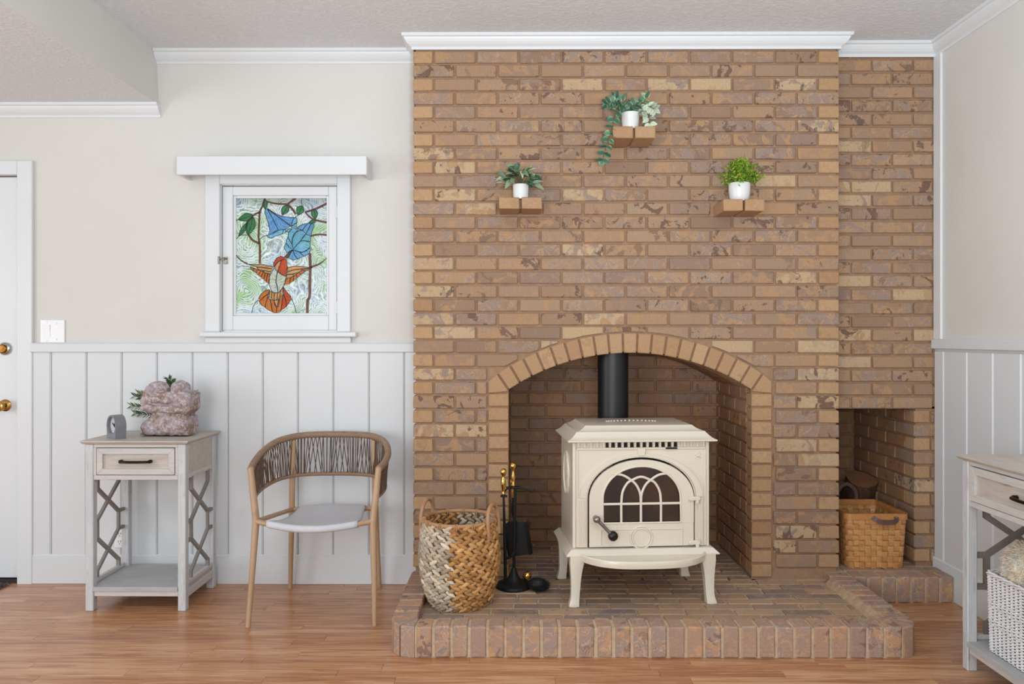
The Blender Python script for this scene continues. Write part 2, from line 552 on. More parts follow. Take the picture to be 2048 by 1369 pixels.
# crown moulding
CROWN = [(0, -.065), (.007, -.065), (.008, -.054), (.013, -.05), (.022, -.044), (.031, -.034), (.037, -.024), (.040, -.016), (.049, -.013), (.05, 0), (0, 0)]
def crown_runs(path, ztop, specs, prof=CROWN):
    n = len(path)
    offs = []
    for i in range(n):
        def rn(a, b):
            d = (Vector(b) - Vector(a)).normalized(); return Vector((d.y, -d.x))
        if i == 0: o = rn(path[0], path[1])
        elif i == n - 1: o = rn(path[-2], path[-1])
        else:
            a = rn(path[i - 1], path[i]); c = rn(path[i], path[i + 1])
            o = (a + c); o = o / max(0.3, o.dot(a))
        offs.append(o)
    for name, i0, i1, label in specs:
        mb = MB(); k = len(prof); vs = []
        for i in range(i0, i1 + 1):
            for (o, z) in prof:
                vs.append((path[i][0] + offs[i].x * o, path[i][1] + offs[i].y * o, ztop + z))
        fs = []
        for i in range(i1 - i0):
            for j in range(k):
                fs.append((i * k + j, i * k + (j + 1) % k, (i + 1) * k + (j + 1) % k, (i + 1) * k + j))
        fs.append(tuple(range(k))); fs.append(tuple((i1 - i0) * k + j for j in range(k - 1, -1, -1)))
        mb.add(vs, fs)
        tag(mb.obj(name, M['white']), label, 'crown moulding', kind='structure')
crown_runs([(-1.796, Y_L), (CX0, Y_L), (CX0, Y_C), (CX1, Y_C), (CX1, Y_R), (X_W, Y_R), (X_W, -0.39)], Z_CE,
    [('trim_4', 0, 1, 'white crown moulding on the beige wall left of the chimney'), ('trim_5', 1, 4, 'white crown moulding wrapped around the top of the brick chimney'),
     ('trim_6', 4, 5, 'short white crown moulding over the brick recess'), ('trim_7', 5, 6, 'white crown moulding running along the side wall')])
crown_runs([(-5, Y_L), (-1.776, Y_L)], 2.398, [('trim_8', 0, 1, 'white crown moulding under the lowered soffit')])

# =================================================================== DOOR
dr = MB()
dr.bbox(-3.36, DR - .006, Y_L + .012, Y_L + .05, 0.022, DT - .006, .003)
door = tag(dr.obj('door_1', M['white']), 'white door with brass knob at the picture edge', 'door', kind='structure')
M['brass'] = plain('brass', (190, 150, 84), 0.18, 1.0, 0.08, 20)
M['brass_dark'] = plain('aged_brass', (120, 80, 36), 0.3, 1.0, 0.2, 60)
M['chrome'] = plain('nickel', (190, 185, 172), 0.2, 1.0, 0.05)
M['dark_metal'] = plain('dark_metal', (58, 54, 52), 0.35, 0.9, 0.1)
M['black_gap'] = plain('threshold_dark', (48, 36, 32), 0.7)
def lathed_y(prof, c, seg=24):  # profile of (radius, distance toward the room)
    return MB().lathe([(r, d) for r, d in prof], c, seg, 'y')
kx = px2x(5, Y_L)
lathed_y([(.0, 0), (.032, 0), (.032, .008), (.028, .014), (.022, .016), (.02, .017)], (kx, Y_L + .012, py2z(698, Y_L))).obj('deadbolt', M['chrome'], door, 40)
lathed_y([(.021, .015), (.021, .022), (.017, .026), (.0, .027)], (kx, Y_L + .012, py2z(698, Y_L))).obj('deadbolt_core', M['brass_dark'], door, 40)
lathed_y([(.0, 0), (.030, 0), (.030, .004), (.024, .010), (.012, .013), (.011, .03), (.02, .036), (.027, .046), (.028, .054), (.024, .062), (.014, .066), (0, .067)], (kx, Y_L + .012, py2z(812, Y_L))).obj('door_knob', M['brass'], door, 40)
cs = MB()
cx1, cx0 = px2x(66, Y_L), DR - .001
cs.bbox(cx0, cx1, Y_L - .02, Y_L + .001, -.002, DT + .07, .003)
cs.bbox(-3.46, cx0 - .0006, Y_L - .02, Y_L + .001, DT, DT + .07, .003)
tag(cs.obj('trim_9', M['white']), 'white door casing beside the light switch', 'trim', kind='structure')
tag(MB().box(-3.36, DR - .002, Y_L - .002, Y_L + .055, 0, .016).obj('door_threshold', M['black_gap']), 'dark wooden sill strip under the door', 'threshold', kind='structure')

# =================================================================== WINDOW
win = thing('window_1', (0, 0, 0), 'small casement window with stained glass hummingbird', 'window')
win['kind'] = 'structure'
mb = MB()
wx0, wx1 = px2x(411.5, Y_L), px2x(702, Y_L)
mb.bbox(wx0, WL, Y_L - .02, Y_L + .001, WB, 2.05, .003)
mb.bbox(WR, wx1, Y_L - .02, Y_L + .001, WB, 2.05, .003)
mb.bbox(WL + .0005, WR - .0005, Y_L - .02, Y_L + .001, WT, 2.05, .003)
mb.obj('casing', M['white'], win)
mb = MB()      # jamb liner of the hole
mb.box(WL, WL + .003, Y_L, Y_L + .15, WB, WT); mb.box(WR - .003, WR, Y_L, Y_L + .15, WB, WT)
mb.box(WL, WR, Y_L, Y_L + .15, WT - .003, WT); mb.box(WL, WR, Y_L, Y_L + .15, WB, WB + .003)
mb.obj('jamb', M['white'], win)
mb = MB()
mb.bbox(px2x(396, 3.90), px2x(712, 3.90), Y_L - .052, Y_L + .03, 1.2335, 1.2585, .005)
mb.obj('sill', M['white'], win)
MB().bbox(px2x(411.5, Y_L), px2x(703, Y_L), Y_L - .02, Y_L, RAIL1 + .0005, 1.233, .003).obj('apron', M['white'], win)
vl = MB()
va, vb, vy = -1.636, -0.717, 3.804
vl.bbox(va, vb, vy, vy + .016, 2.017, 2.108, .003)
vl.bbox(va, va + .016, vy + .0165, Y_L, 2.017, 2.108, .003)
vl.bbox(vb - .016, vb, vy + .0165, Y_L, 2.017, 2.108, .003)
vl.box(va + .0165, vb - .0165, vy + .0165, Y_L, 2.094, 2.106)
vl.obj('valance_box', M['white'], win)
# sash
sh = MB()
sx0, sx1, sz0, sz1 = WL + .006, WR - .006, WB + .008, WT - .008
g0, g1, gz0, gz1 = px2x(464, Y_L), px2x(656.5, Y_L), py2z(631.5, Y_L), py2z(390.5, Y_L)
sh.bbox(sx0, g0, Y_L + .004, Y_L + .044, sz0, sz1, .003)
sh.bbox(g1, sx1, Y_L + .004, Y_L + .044, sz0, sz1, .003)
sh.bbox(g0 + .0004, g1 - .0004, Y_L + .004, Y_L + .044, gz1, sz1, .003)
sh.bbox(g0 + .0004, g1 - .0004, Y_L + .004, Y_L + .044, sz0, gz0, .003)
sash = sh.obj('sash', M['white'], win)
bd = MB()
q = .0125
for a in ((g0, g0 + q, gz0, gz1), (g1 - q, g1, gz0, gz1), (g0 + q, g1 - q, gz1 - q, gz1), (g0 + q, g1 - q, gz0, gz0 + q)):
    bd.bbox(a[0], a[1], Y_L + .012, Y_L + .03, a[2], a[3], .003)
bd.obj('glazing_bead', M['white'], win)
hg = MB()
for z in (py2z(424, Y_L), py2z(615, Y_L)):
    hg.lathe([(.005, -.03), (.005, .03)], (WR - .004, Y_L - .002, z), 10)
    hg.bbox(WR - .016, WR - .004, Y_L + .001, Y_L + .005, z - .028, z + .028, .001)
hg.obj('hinge', M['white'], win, 40)
lt = MB()
lz = py2z(521, Y_L); lx = px2x(448, Y_L)
lt.bbox(lx - .004, lx + .016, Y_L - .002, Y_L + .006, lz - .018, lz + .018, .002)
lt.tube(smoothpath([(lx + .012, Y_L - .008, lz + .006), (lx, Y_L - .02, lz + .01), (lx - .012, Y_L - .02, lz + .004), (lx - .02, Y_L - .012, lz)], 5), .0045, 8)
lt.bbox(lx - .026, lx - .016, Y_L - .026, Y_L - .016, lz - .02, lz + .018, .002)
lt.obj('latch', M['chrome'], win, 40)

# stained glass ------------------------------------------------------
def glass_mat(name, c, alt=None, rough_scale=30, swirl=False, gloss=0.15):
    t = NT(name)
    t.t.nodes.remove(t.b)
    co = t.coord()
    if swirl:
        n0 = t.noise(co, 6.5, 2, 0.5, 0.6)
        vo = t.n('ShaderNodeTexVoronoi', feature='F1'); vo.inputs['Scale'].default_value = 8
        nt = t.n('ShaderNodeTexNoise'); nt.inputs['Scale'].default_value = 9; nt.inputs['Detail'].default_value = 2
        sc_ = t.n('ShaderNodeVectorMath', operation='SCALE'); sc_.inputs[3].default_value = 0.09
        add = t.n('ShaderNodeVectorMath', operation='ADD')
        t.l(co, nt.inputs['Vector']); t.l(nt.outputs[1], sc_.inputs[0]); t.l(co, add.inputs[0]); t.l(sc_.outputs[0], add.inputs[1])
        t.l(add.outputs[0], vo.inputs['Vector'])
        rip = t.math('SINE', t.math('MULTIPLY', vo.outputs['Distance'], 75))
        base = t.ramp(n0, [(0.32, (186, 214, 166)), (0.42, (214, 226, 214)), (0.52, (228, 232, 234)), (0.62, (204, 214, 226)), (0.75, (230, 234, 232))])
        fine_ = t.noise(co, 45, 3, 0.6, 1.5)
        k1 = t.math('MULTIPLY', t.ramp(rip, [(0.05, (0.8, 0.8, 0.8, 1)), (0.38, (0, 0, 0, 1))]), t.ramp(fine_, [(0.4, (0, 0, 0, 1)), (0.6, (1, 1, 1, 1))]))
        colr = t.mix(k1, base, (150, 166, 164))
        k2 = t.math('MULTIPLY', t.ramp(rip, [(0.62, (0, 0, 0, 1)), (0.9, (0.9, 0.9, 0.9, 1))]), t.ramp(fine_, [(0.35, (0, 0, 0, 1)), (0.55, (1, 1, 1, 1))]))
        colr = t.mix(k2, colr, (248, 250, 248))
    else:
        n0 = t.noise(co, rough_scale, 3, 0.6, 0.5)
        # the colour is crossed at both faces of a piece, so each face takes its square root
        sq = lambda q: tuple(v ** 0.5 for v in lin(q)[:3]) + (1.0,)
        colr = t.ramp(n0, [(0.3, sq(c)), (0.7, sq(alt or c))])
    tr = t.n('ShaderNodeBsdfTranslucent' if swirl else 'ShaderNodeBsdfTransparent'); df = t.n('ShaderNodeBsdfDiffuse'); gl = t.n('ShaderNodeBsdfGlossy')
    gl.inputs['Roughness'].default_value = 0.12
    t.l(colr, tr.inputs[0]); t.l(colr, df.inputs[0])
    a = t.n('ShaderNodeMixShader'); a.inputs[0].default_value = 0.22 if swirl else 0.16
    t.l(tr.outputs[0], a.inputs[1]); t.l(df.outputs[0], a.inputs[2])
    b = t.n('ShaderNodeMixShader'); b.inputs[0].default_value = 0.03
    t.l(a.outputs[0], b.inputs[1]); t.l(gl.outputs[0], b.inputs[2])
    t.l(b.outputs[0], t.out.inputs[0])
    return t.m
G = {'bg': glass_mat('clear_swirl_glass', None, swirl=True),
     'blue': glass_mat('sky_blue_glass', (104, 170, 226), (142, 198, 238), 20),
     'cyan': glass_mat('pale_blue_glass', (112, 188, 230), (152, 212, 240), 20),
     'green': glass_mat('leaf_green_glass', (34, 118, 56), (84, 168, 100), 45),
     'orange': glass_mat('orange_glass', (222, 108, 28), (236, 146, 62), 45),
     'amber': glass_mat('amber_glass', (236, 158, 84), (246, 194, 128), 45),
     'red': glass_mat('red_glass', (222, 58, 18), (236, 96, 40), 45),
     'cream': glass_mat('cream_glass', (222, 214, 190), (232, 234, 236), 12),
     'brown': glass_mat('brown_branch_glass', (108, 60, 52), (138, 84, 70), 40)}
M['lead'] = plain('leading', (34, 38, 50), 0.5)
GY = Y_L + .020
MB().box(g0 + .004, g1 - .004, GY + .002, GY + .005, gz0 + .004, gz1 - .004).obj('pane', G['bg'], win)
KU = 2048 / 205.0
def A(u, v): return (px2x(460 + u / KU, GY), py2z(385 + v / KU, GY))     # upper drawing
def B(u, v): return (px2x(460 + u / KU, GY), py2z(505 + v / KU, GY))     # lower drawing
lead = MB()
def leadline(pts, r=.0016):
    lead.tube([(x, GY - .0005, z) for x, z in pts], r, 6)
def pane(pts, g, sm=True, outline=True, r=.0016):
    if sm: pts = [(p.x, p.z) for p in smoothpath([(x, 0, z) for x, z in pts], 5, True)]
    MB().prism(pts, GY, GY + .0018, 'y').obj('glass_piece', G[g], win)
    if outline: leadline(pts + [pts[0]], r)
def curve(T, uv, r=.0016, k=6):
    leadline([(p.x, p.z) for p in smoothpath([(T(u, v)[0], 0, T(u, v)[1]) for u, v in uv], k)], r)
def branch(T, uv, wd):
    """brown branch: strip of varying width (pixels of the drawing)"""
    P = smoothpath([(u, v, 0) for u, v in uv], 6)
    n = len(P); Lf, Rt = [], []
    for i, p in enumerate(P):
        d = (P[min(i + 1, n - 1)] - P[max(i - 1, 0)]).normalized()
        w = wd[0] + (wd[1] - wd[0]) * i / (n - 1)
        Lf.append(T(p.x - d.y * w, p.y + d.x * w)); Rt.append(T(p.x + d.y * w, p.y - d.x * w))
    m = MB(); vs = [(x, GY - .001, z) for x, z in Lf + Rt]
    vs += [(x, GY + .0015, z) for x, z in Lf + Rt]
    fs = [(i, i + 1, n + i + 1, n + i) for i in range(n - 1)]
    N = 2 * n
    fs += [(N + i, N + n + i, N + n + i + 1, N + i + 1) for i in range(n - 1)]
    fs += [(i, N + i, N + i + 1, i + 1) for i in range(n - 1)] + [(n + i, n + i + 1, N + n + i + 1, N + n + i) for i in range(n - 1)]
    m.add(vs, fs)
    m.obj('branch_piece', G['brown'], win)
branch(A, [(690, 100), (655, 240), (590, 380), (575, 600), (565, 900), (585, 1040), (590, 1269), (585, 1420)], (16, 22))
branch(A, [(590, 390), (470, 450), (340, 600)], (20, 12))
branch(A, [(735, 180), (900, 220), (1140, 235)], (14, 20))
branch(A, [(1145, 230), (1310, 110)], (16, 24))
branch(A, [(1140, 235), (1230, 320), (1310, 435)], (22, 22))
branch(A, [(1490, 395), (1700, 330), (1935, 220)], (18, 24))
branch(A, [(1500, 400), (1600, 500), (1720, 555), (1930, 600)], (14, 20))
branch(A, [(1610, 870), (1760, 840), (1930, 850)], (16, 20))
branch(A, [(360, 840), (440, 950), (580, 1020)], (18, 24))
branch(B, [(1590, 20), (1600, 300), (1590, 600), (1585, 880), (1545, 980), (1540, 1235)], (26, 26))
branch(B, [(120, 50), (200, 150), (340, 230)], (8, 16))
branch(B, [(1925, 120), (1780, 230), (1600, 300)], (6, 22))
def leafp(T, tip, base, wid, rib=True):
    a = Vector(tip); b = Vector(base); d = b - a; nrm = Vector((-d.y, d.x)).normalized()
    pts = [a, a + d * .3 + nrm * wid * .8, a + d * .65 + nrm * wid, b, a + d * .65 - nrm * wid, a + d * .3 - nrm * wid * .8]
    pane([T(p.x, p.y) for p in pts], 'green')
    if rib: curve(T, [tuple(a), tuple(a + d * .5 + nrm * wid * .1), tuple(b)], .0011)
leafp(A, (165, 545), (450, 450), 72); leafp(A, (350, 840), (450, 490), 92); leafp(A, (170, 870), (340, 610), 42)
leafp(A, (700, 330), (690, 140), 48, False); leafp(A, (1040, 440), (1150, 255), 70); leafp(A, (1350, 440), (1440, 270), 74)
leafp(A, (1700, 530), (1670, 330), 62); leafp(A, (1570, 610), (1720, 560), 34, False)
curve(A, [(1430, 120), (1420, 200), (1440, 270)]); curve(A, [(1040, 440), (1040, 470)]); curve(A, [(450, 480), (340, 600)]); curve(A, [(115, 560), (180, 530)])
curve(A, [(120, 930), (200, 855), (300, 850), (360, 850)]); curve(A, [(590, 940), (640, 890), (720, 855)]); curve(A, [(1290, 500), (1340, 465), (1400, 430)])
# trumpet flower
pane([A(*p) for p in [(700, 330), (740, 330), (850, 530), (960, 750), (860, 800), (760, 835), (790, 760), (760, 620), (690, 400)]], 'blue', False)
pane([A(*p) for p in [(740, 330), (1000, 520), (1210, 680), (1090, 740), (960, 750), (850, 530)]], 'blue', False)
pane([A(*p) for p in [(740, 315), (900, 420), (1040, 480), (1270, 500), (1230, 600), (1220, 670), (1000, 515)]], 'blue', False)
pane([A(*p) for p in [(1275, 500), (1330, 510), (1335, 600), (1225, 670), (1235, 590)]], 'cyan', False)
pane([A(*p) for p in [(1325, 600), (1320, 690), (1215, 710), (1220, 680)]], 'cyan', False)
pane([A(*p) for p in [(720, 860), (840, 830), (960, 755), (1060, 745), (1040, 830), (900, 870), (820, 915), (760, 900)]], 'cyan', False)
pane([A(*p) for p in [(1060, 745), (1110, 740), (1110, 800), (1040, 835)]], 'cyan', False)
pane([A(*p) for p in [(1115, 780), (1150, 735), (1220, 720), (1170, 800)]], 'cyan', False)
# morning glory
def pb(uv, g='cyan', sm=False): pane([A(*p) for p in uv], g, sm)
pb([(1320, 705), (1440, 640), (1560, 610), (1490, 690), (1440, 750), (1380, 740)], 'blue')
pb([(1560, 610), (1610, 630), (1560, 740), (1510, 830), (1440, 750), (1490, 690)], 'blue')
pb([(1610, 630), (1685, 630), (1640, 760), (1610, 870), (1510, 835), (1560, 740)], 'blue')
pb([(1165, 800), (1230, 730), (1310, 715), (1360, 750), (1270, 830), (1235, 930), (1230, 1030), (1150, 900)])
pb([(1245, 920), (1300, 810), (1380, 755), (1450, 760), (1510, 830), (1410, 960), (1320, 1060), (1250, 1130), (1235, 1030)])
pb([(1510, 835), (1610, 870), (1605, 980), (1500, 965), (1410, 965), (1450, 890)])
pb([(1410, 970), (1500, 965), (1600, 1000), (1600, 1080), (1520, 1170), (1430, 1195), (1340, 1180), (1255, 1140), (1320, 1060)])
pb([(1150, 900), (1230, 1030), (1250, 1130), (1180, 1100), (1120, 1020), (1120, 950)])
pb([(1115, 1020), (1180, 1100), (1245, 1140), (1130, 1210), (1080, 1120), (1085, 1060)])
def pbb(uv, g='cyan'): pane([B(*p) for p in uv], g, False)
pbb([(1245, -50), (1290, 60), (1340, 130), (1260, 155), (1160, 110), (1200, 20)], 'blue')
pbb([(1245, -55), (1380, -10), (1470, 80), (1350, 130), (1290, 60)], 'blue')
pbb([(1380, -12), (1430, 5), (1600, -90), (1615, -60), (1570, 30), (1475, 80)], 'blue')
# bird
pbb([(1245, -50), (1130, 130), (1080, 90), (1210, -40)], 'brown')
pbb([(870, 290), (860, 220), (930, 110), (1010, 75), (1080, 100), (1125, 145), (1050, 140), (950, 190)], 'red')
pbb([(880, 290), (950, 195), (1025, 160), (990, 260), (945, 370)], 'amber')
pbb([(1025, 150), (1130, 145), (1135, 300), (1115, 480), (1040, 450), (950, 385), (985, 270)], 'red')
pbb([(870, 310), (940, 385), (920, 480), (910, 600), (940, 700), (945, 800), (880, 810), (820, 770), (775, 640), (785, 470)], 'cream')
pbb([(945, 385), (1040, 455), (1115, 485), (1090, 610), (1040, 720), (950, 810), (945, 700), (915, 590), (925, 480)], 'cream')
pbb([(350, 235), (470, 245), (640, 240), (860, 290), (830, 330), (660, 300), (520, 290)], 'amber')
pbb([(520, 292), (660, 305), (835, 332), (810, 385), (660, 360), (560, 340)], 'amber')
pbb([(640, 362), (812, 388), (790, 430), (690, 405)], 'amber')
for i in range(7):
    a = i / 7; c = (i + 1) / 7
    top = [(400, 285), (470, 310), (540, 345), (610, 365), (660, 385), (700, 410), (745, 425), (788, 440)]
    bot = [(400, 320), (455, 365), (510, 410), (560, 455), (610, 500), (665, 540), (715, 585), (760, 630)]
    pbb([top[i], top[i + 1], bot[i + 1], bot[i]], 'orange')
pbb([(1145, 300), (1300, 275), (1500, 290), (1610, 305), (1450, 325), (1260, 350), (1140, 385)], 'amber')
pbb([(1140, 390), (1270, 350), (1450, 330), (1380, 395), (1260, 430), (1135, 440)], 'amber')
pbb([(1130, 445), (1280, 440), (1230, 500), (1125, 520)], 'amber')
for i in range(6):
    top = [(1120, 520), (1200, 510), (1265, 470), (1310, 435), (1370, 400), (1450, 345), (1600, 312)]
    bot = [(1075, 655), (1180, 625), (1265, 570), (1340, 505), (1420, 440), (1500, 380), (1605, 325)]
    pbb([top[i], top[i + 1], bot[i + 1], bot[i]], 'orange')
pbb([(785, 745), (700, 760), (610, 840), (560, 930), (600, 960), (680, 880), (765, 830)], 'orange')
pbb([(765, 830), (680, 880), (600, 960), (560, 960), (620, 1050), (690, 1100), (720, 980)], 'orange')
pbb([(760, 880), (720, 980), (690, 1100), (760, 1150), (840, 1190), (800, 960)], 'orange')
pbb([(800, 940), (840, 1190), (910, 1235), (930, 1110), (870, 960)], 'orange')
pbb([(960, 950), (930, 1110), (915, 1235), (1010, 1170), (1040, 960), (1045, 830)], 'orange')
pbb([(1060, 830), (1040, 960), (1010, 1170), (1120, 1090), (1110, 950)], 'red')
pbb([(1060, 690), (1110, 770), (1210, 880), (1220, 930), (1120, 1090), (1110, 950), (1065, 830)], 'red')
for i in range(5):
    top = [(785, 770), (830, 790), (880, 815), (945, 815), (1000, 775), (1050, 700)]
    bot = [(775, 880), (820, 930), (870, 955), (930, 945), (990, 890), (1050, 800)]
    pbb([top[i], top[i + 1], bot[i + 1], bot[i]], 'amber')
pbb([(870, 965), (930, 950), (985, 920), (960, 1080), (930, 1100), (890, 1060)], 'amber')
curve(B, [(550, 950), (460, 1080), (425, 1230)]); curve(B, [(1225, 930), (1280, 1060), (1320, 1225)])
tag(lead.obj('leading', M['lead'], win), kind='stuff')

# =================================================================== CHIMNEY BREAST
AXC, AZC, RIN, ROUT = 0.5444, 0.1223, 1.0364, 1.1290       # arch centre and radii
OX0, OX1 = AXC - 0.5776, AXC + 0.5776                        # opening
JX0, JX1 = -0.128, 1.2165                                    # outer sides of the header jambs
ZSPR = AZC + math.sqrt(RIN ** 2 - 0.5776 ** 2)
HZ, FZ = 0.120, 0.085                                        # hearth border top, hearth floor
Y_FB = 4.40                                                  # firebox back
RC = 0.011                                                   # mortar recess
def arc_z(x, r):
    d = r * r - (x - AXC) ** 2
    return AZC + math.sqrt(d) if d > 0 else -9
# mortar body: front sheet with arched hole, side cheeks, vault
mb = MB()
xs = [CX0 + RC, OX0] + [OX0 + (OX1 - OX0) * i / 40 for i in range(1, 40)] + [OX1, CX1 - RC]
yf = Y_C + RC
for i in range(len(xs) - 1):
    a, b = xs[i], xs[i + 1]
    if 0 < i < len(xs) - 2:
        za, zb = arc_z(a, RIN + .006), arc_z(b, RIN + .006)
        mb.add([(a, yf, za), (b, yf, zb), (b, Y_FB + .02, zb), (a, Y_FB + .02, za)], [(0, 1, 2, 3)])
    else:
        za = zb = 0
    mb.add([(a, yf, za), (b, yf, zb), (b, yf, Z_CE), (a, yf, Z_CE)], [(0, 1, 2, 3)])
for x in (CX0 + RC, CX1 - RC):
    mb.add([(x, yf, 0), (x, Y_FB + .3, 0), (x, Y_FB + .3, Z_CE), (x, yf, Z_CE)], [(0, 1, 2, 3)])
mb.add([(CX0 + RC, Y_FB + .3, 0), (CX1 - RC, Y_FB + .3, 0), (CX1 - RC, Y_FB + .3, Z_CE), (CX0 + RC, Y_FB + .3, Z_CE)], [(0, 1, 2, 3)])
chim = tag(mb.obj('wall_chimney', M['mortar']), 'tan brick chimney breast with an arched firebox', 'wall', kind='structure')

# courses: lower edges of the bricks (bottom of each joint), measured up the wall
yk = [98.1] + [125.7 + 27.62 * k for k in range(25)] + [788.6 + 28.87 * k for k in range(1, 13)]
zk = [py2z(y, Y_C) for y in yk]
JN = 0.0095
ledges = [(0.442, 0.634, 2.137), (-0.076, 0.121, 1.818), (0.942, 1.128, 1.805)]
def solid(parent, x0, x1, z0, z1, y0, y1, mat, name='brick'):
    return brick(parent, x0, x1, y0, y1, z0, z1, mat, name=name)
def cutbrick(parent, x0, x1, z0, z1, y0, y1, mat):
    """brick cut along the back of the arch"""
    gap = 0.009
    N = 10
    low = []
    for i in range(N + 1):
        x = x0 + (x1 - x0) * i / N
        lo = z0
        if abs(x - AXC) < ROUT * 0.62:
            lo = max(z0, arc_z(x, ROUT + gap))
        low.append((x, lo))
    keep = [p for p in low if p[1] < z1 - .004]
    if len(keep) < 2: return None
    area_ = sum((z1 - (keep[i][1] + keep[i + 1][1]) / 2) * (keep[i + 1][0] - keep[i][0]) for i in range(len(keep) - 1))
    if area_ < 0.0006: return None
    poly = keep + [(keep[-1][0], z1), (keep[0][0], z1)]
    cx = sum(p[0] for p in poly) / len(poly); cz = sum(p[1] for p in poly) / len(poly)
    me = MB().prism([(p[0] - cx, p[1] - cz) for p in poly], -(y1 - y0) / 2, (y1 - y0) / 2, 'y', bev=.003).mesh('brick', M[mat])
    return link('brick', me, parent, (cx, (y0 + y1) / 2, cz))
nb = 0
for r in range(len(zk) - 1):
    z1, z0 = zk[r] - JN, zk[r + 1]
    # in the photograph every other course starts with a header
    segs = []
    if r % 2 == 0:
        x = CX0
        segs.append((x, x + .0925)); x += .0925 + JN
        for i in range(9):
            segs.append((x, x + .1925)); x += .2028
        segs.append((x, CX1))
    else:
        x = CX0
        for i in range(10):
            segs.append((x, x + .1925 if i < 9 else CX1)); x += .2032
    for i, (a, b) in enumerate(segs):
        edge = i in (0, len(segs) - 1)
        hd = (b - a) < .11
        y1 = Y_C + (.19 if edge else .05)
        mat = 'brick_header' if (hd and edge) else 'brick'
        if z0 < HZ - 0.05: continue
        # ledge headers pierce the wall
        if any(not (b < lx0 - .004 or a > lx1 + .004) and abs(z0 - lz) < .03 for lx0, lx1, lz in ledges):
            for lx0, lx1, lz in ledges:
                if not (b < lx0 - .004 or a > lx1 + .004) and abs(z0 - lz) < .03:
                    for (p, q) in ((a, min(b, lx0 - JN)), (max(a, lx1 + JN), b)):
                        if q - p > .03: solid(chim, p, q, z0, z1, Y_C, y1, mat); nb += 1
                    break
            continue
        if z0 >= arc_z(AXC, ROUT) + .004:
            solid(chim, a, b, z0, z1, Y_C, y1, mat); nb += 1
            continue
        if z1 <= ZSPR + 0.115:      # beside the jambs (the skewback reaches a little higher)
            for (p, q) in ((a, min(b, JX0 - JN)), (max(a, JX1 + JN), b)):
                if q - p > .022: solid(chim, p, q, z0, z1, Y_C, y1, mat if q - p > .11 or edge else 'brick'); nb += 1
            continue
        xl, xr = JX0 - JN, JX1 + JN
        zmax = max(arc_z(a, ROUT + .009) if abs(a - AXC) < .7 else -9, arc_z(b, ROUT + .009) if abs(b - AXC) < .7 else -9,
                   arc_z(max(a, min(b, AXC)), ROUT + .009) if not (b < JX0 or a > JX1) else -9)
        if zmax < z0 + .001:
            solid(chim, a, b, z0, z1, Y_C, y1, mat); nb += 1
        else:
            if cutbrick(chim, a, b, z0, z1, Y_C, y1, mat): nb += 1
# ledge bricks
for (a, b, z), yf_ in zip(ledges, (3.586, 3.60, 3.58)):
    m_ = (a + b) / 2
    for p, q in ((a, m_ - .005), (m_ + .005, b)):
        brick(chim, p, q, yf_, Y_C + .05, z, z + .0535, 'brick_header', name='ledge_brick', push=0)
    o = MB().box(m_ - .0055, m_ + .0055, yf_ + .035, Y_C + .04, z + .006, z + .047).obj('ledge_joint', M['mortar'], chim)

# =================================================================== ARCH AND JAMBS
arch = MB()
# thin mortar bed behind the arch stones
arch.box(JX0 + .003, OX0 - .006, Y_C + RC - .001, Y_C + RC + .05, FZ, ZSPR - .01)
arch.box(OX1 + .006, JX1 - .003, Y_C + RC - .001, Y_C + RC + .05, FZ, ZSPR - .01)
archo = tag(arch.obj('trim_10', M['mortar']), 'arch and jambs of tan header bricks around the firebox', 'brick arch', kind='structure')
NV = 19
half = math.asin(0.5776 / RIN)
for ring, (ya, yb) in enumerate(((Y_C - .002, Y_C + .19), (Y_C + .20, Y_C + .39), (Y_C + .40, Y_FB))):
    for i in range(NV):
        a0 = -half + 2 * half * i / NV; a1 = -half + 2 * half * (i + 1) / NV
        g = .0045 / RIN
        ro = ROUT if ring == 0 else RIN + .04
        pl = []
        for aa, rr in ((a0 + g, RIN), (a1 - g, RIN), (a1 - g * .92, ro), (a0 + g * .92, ro)):
            pl.append((AXC + math.sin(aa) * rr, AZC + math.cos(aa) * rr))
        cx = sum(p[0] for p in pl) / 4; cz = sum(p[1] for p in pl) / 4
        me = MB().prism([(p[0] - cx, p[1] - cz) for p in pl], 0, yb - ya, 'y', bev=.003).mesh('arch_brick', M['brick_header' if ring == 0 else 'brick_fire'])
        link('arch_brick', me, archo, (cx, ya + random.uniform(-.001, .001), cz))
for sgn in (-1, 1):
    # skewback wedge
    def RP(aa, rr): return (AXC + sgn * math.sin(aa) * rr, AZC + math.cos(aa) * rr)
    g = .0045 / RIN
    i0 = RP(half + g, RIN); o0 = RP(half + g, ROUT)
    jx = JX0 if sgn < 0 else JX1
    pl = [i0, o0, (jx, o0[1] - .035), (jx, ZSPR - .016), (i0[0] - sgn * 0 + 0, ZSPR - .012)]
    pl[4] = (AXC + sgn * 0.5776, ZSPR - .008)
    cx = sum(p[0] for p in pl) / 5; cz = sum(p[1] for p in pl) / 5
    me = MB().prism([(p[0] - cx, p[1] - cz) for p in pl], 0, .19, 'y', bev=.003).mesh('arch_brick', M['brick_header'])
    link('arch_brick', me, archo, (cx, Y_C - .002, cz))
    n = 13
    ph = (ZSPR - .02 - FZ) / n
    for k in range(n):
        a, b = (JX0, OX0) if sgn < 0 else (OX1, JX1)
        brick(archo, a, b, Y_C - .002, Y_C + .09, FZ + k * ph + JN, FZ + (k + 1) * ph, 'brick_header', name='jamb_brick')

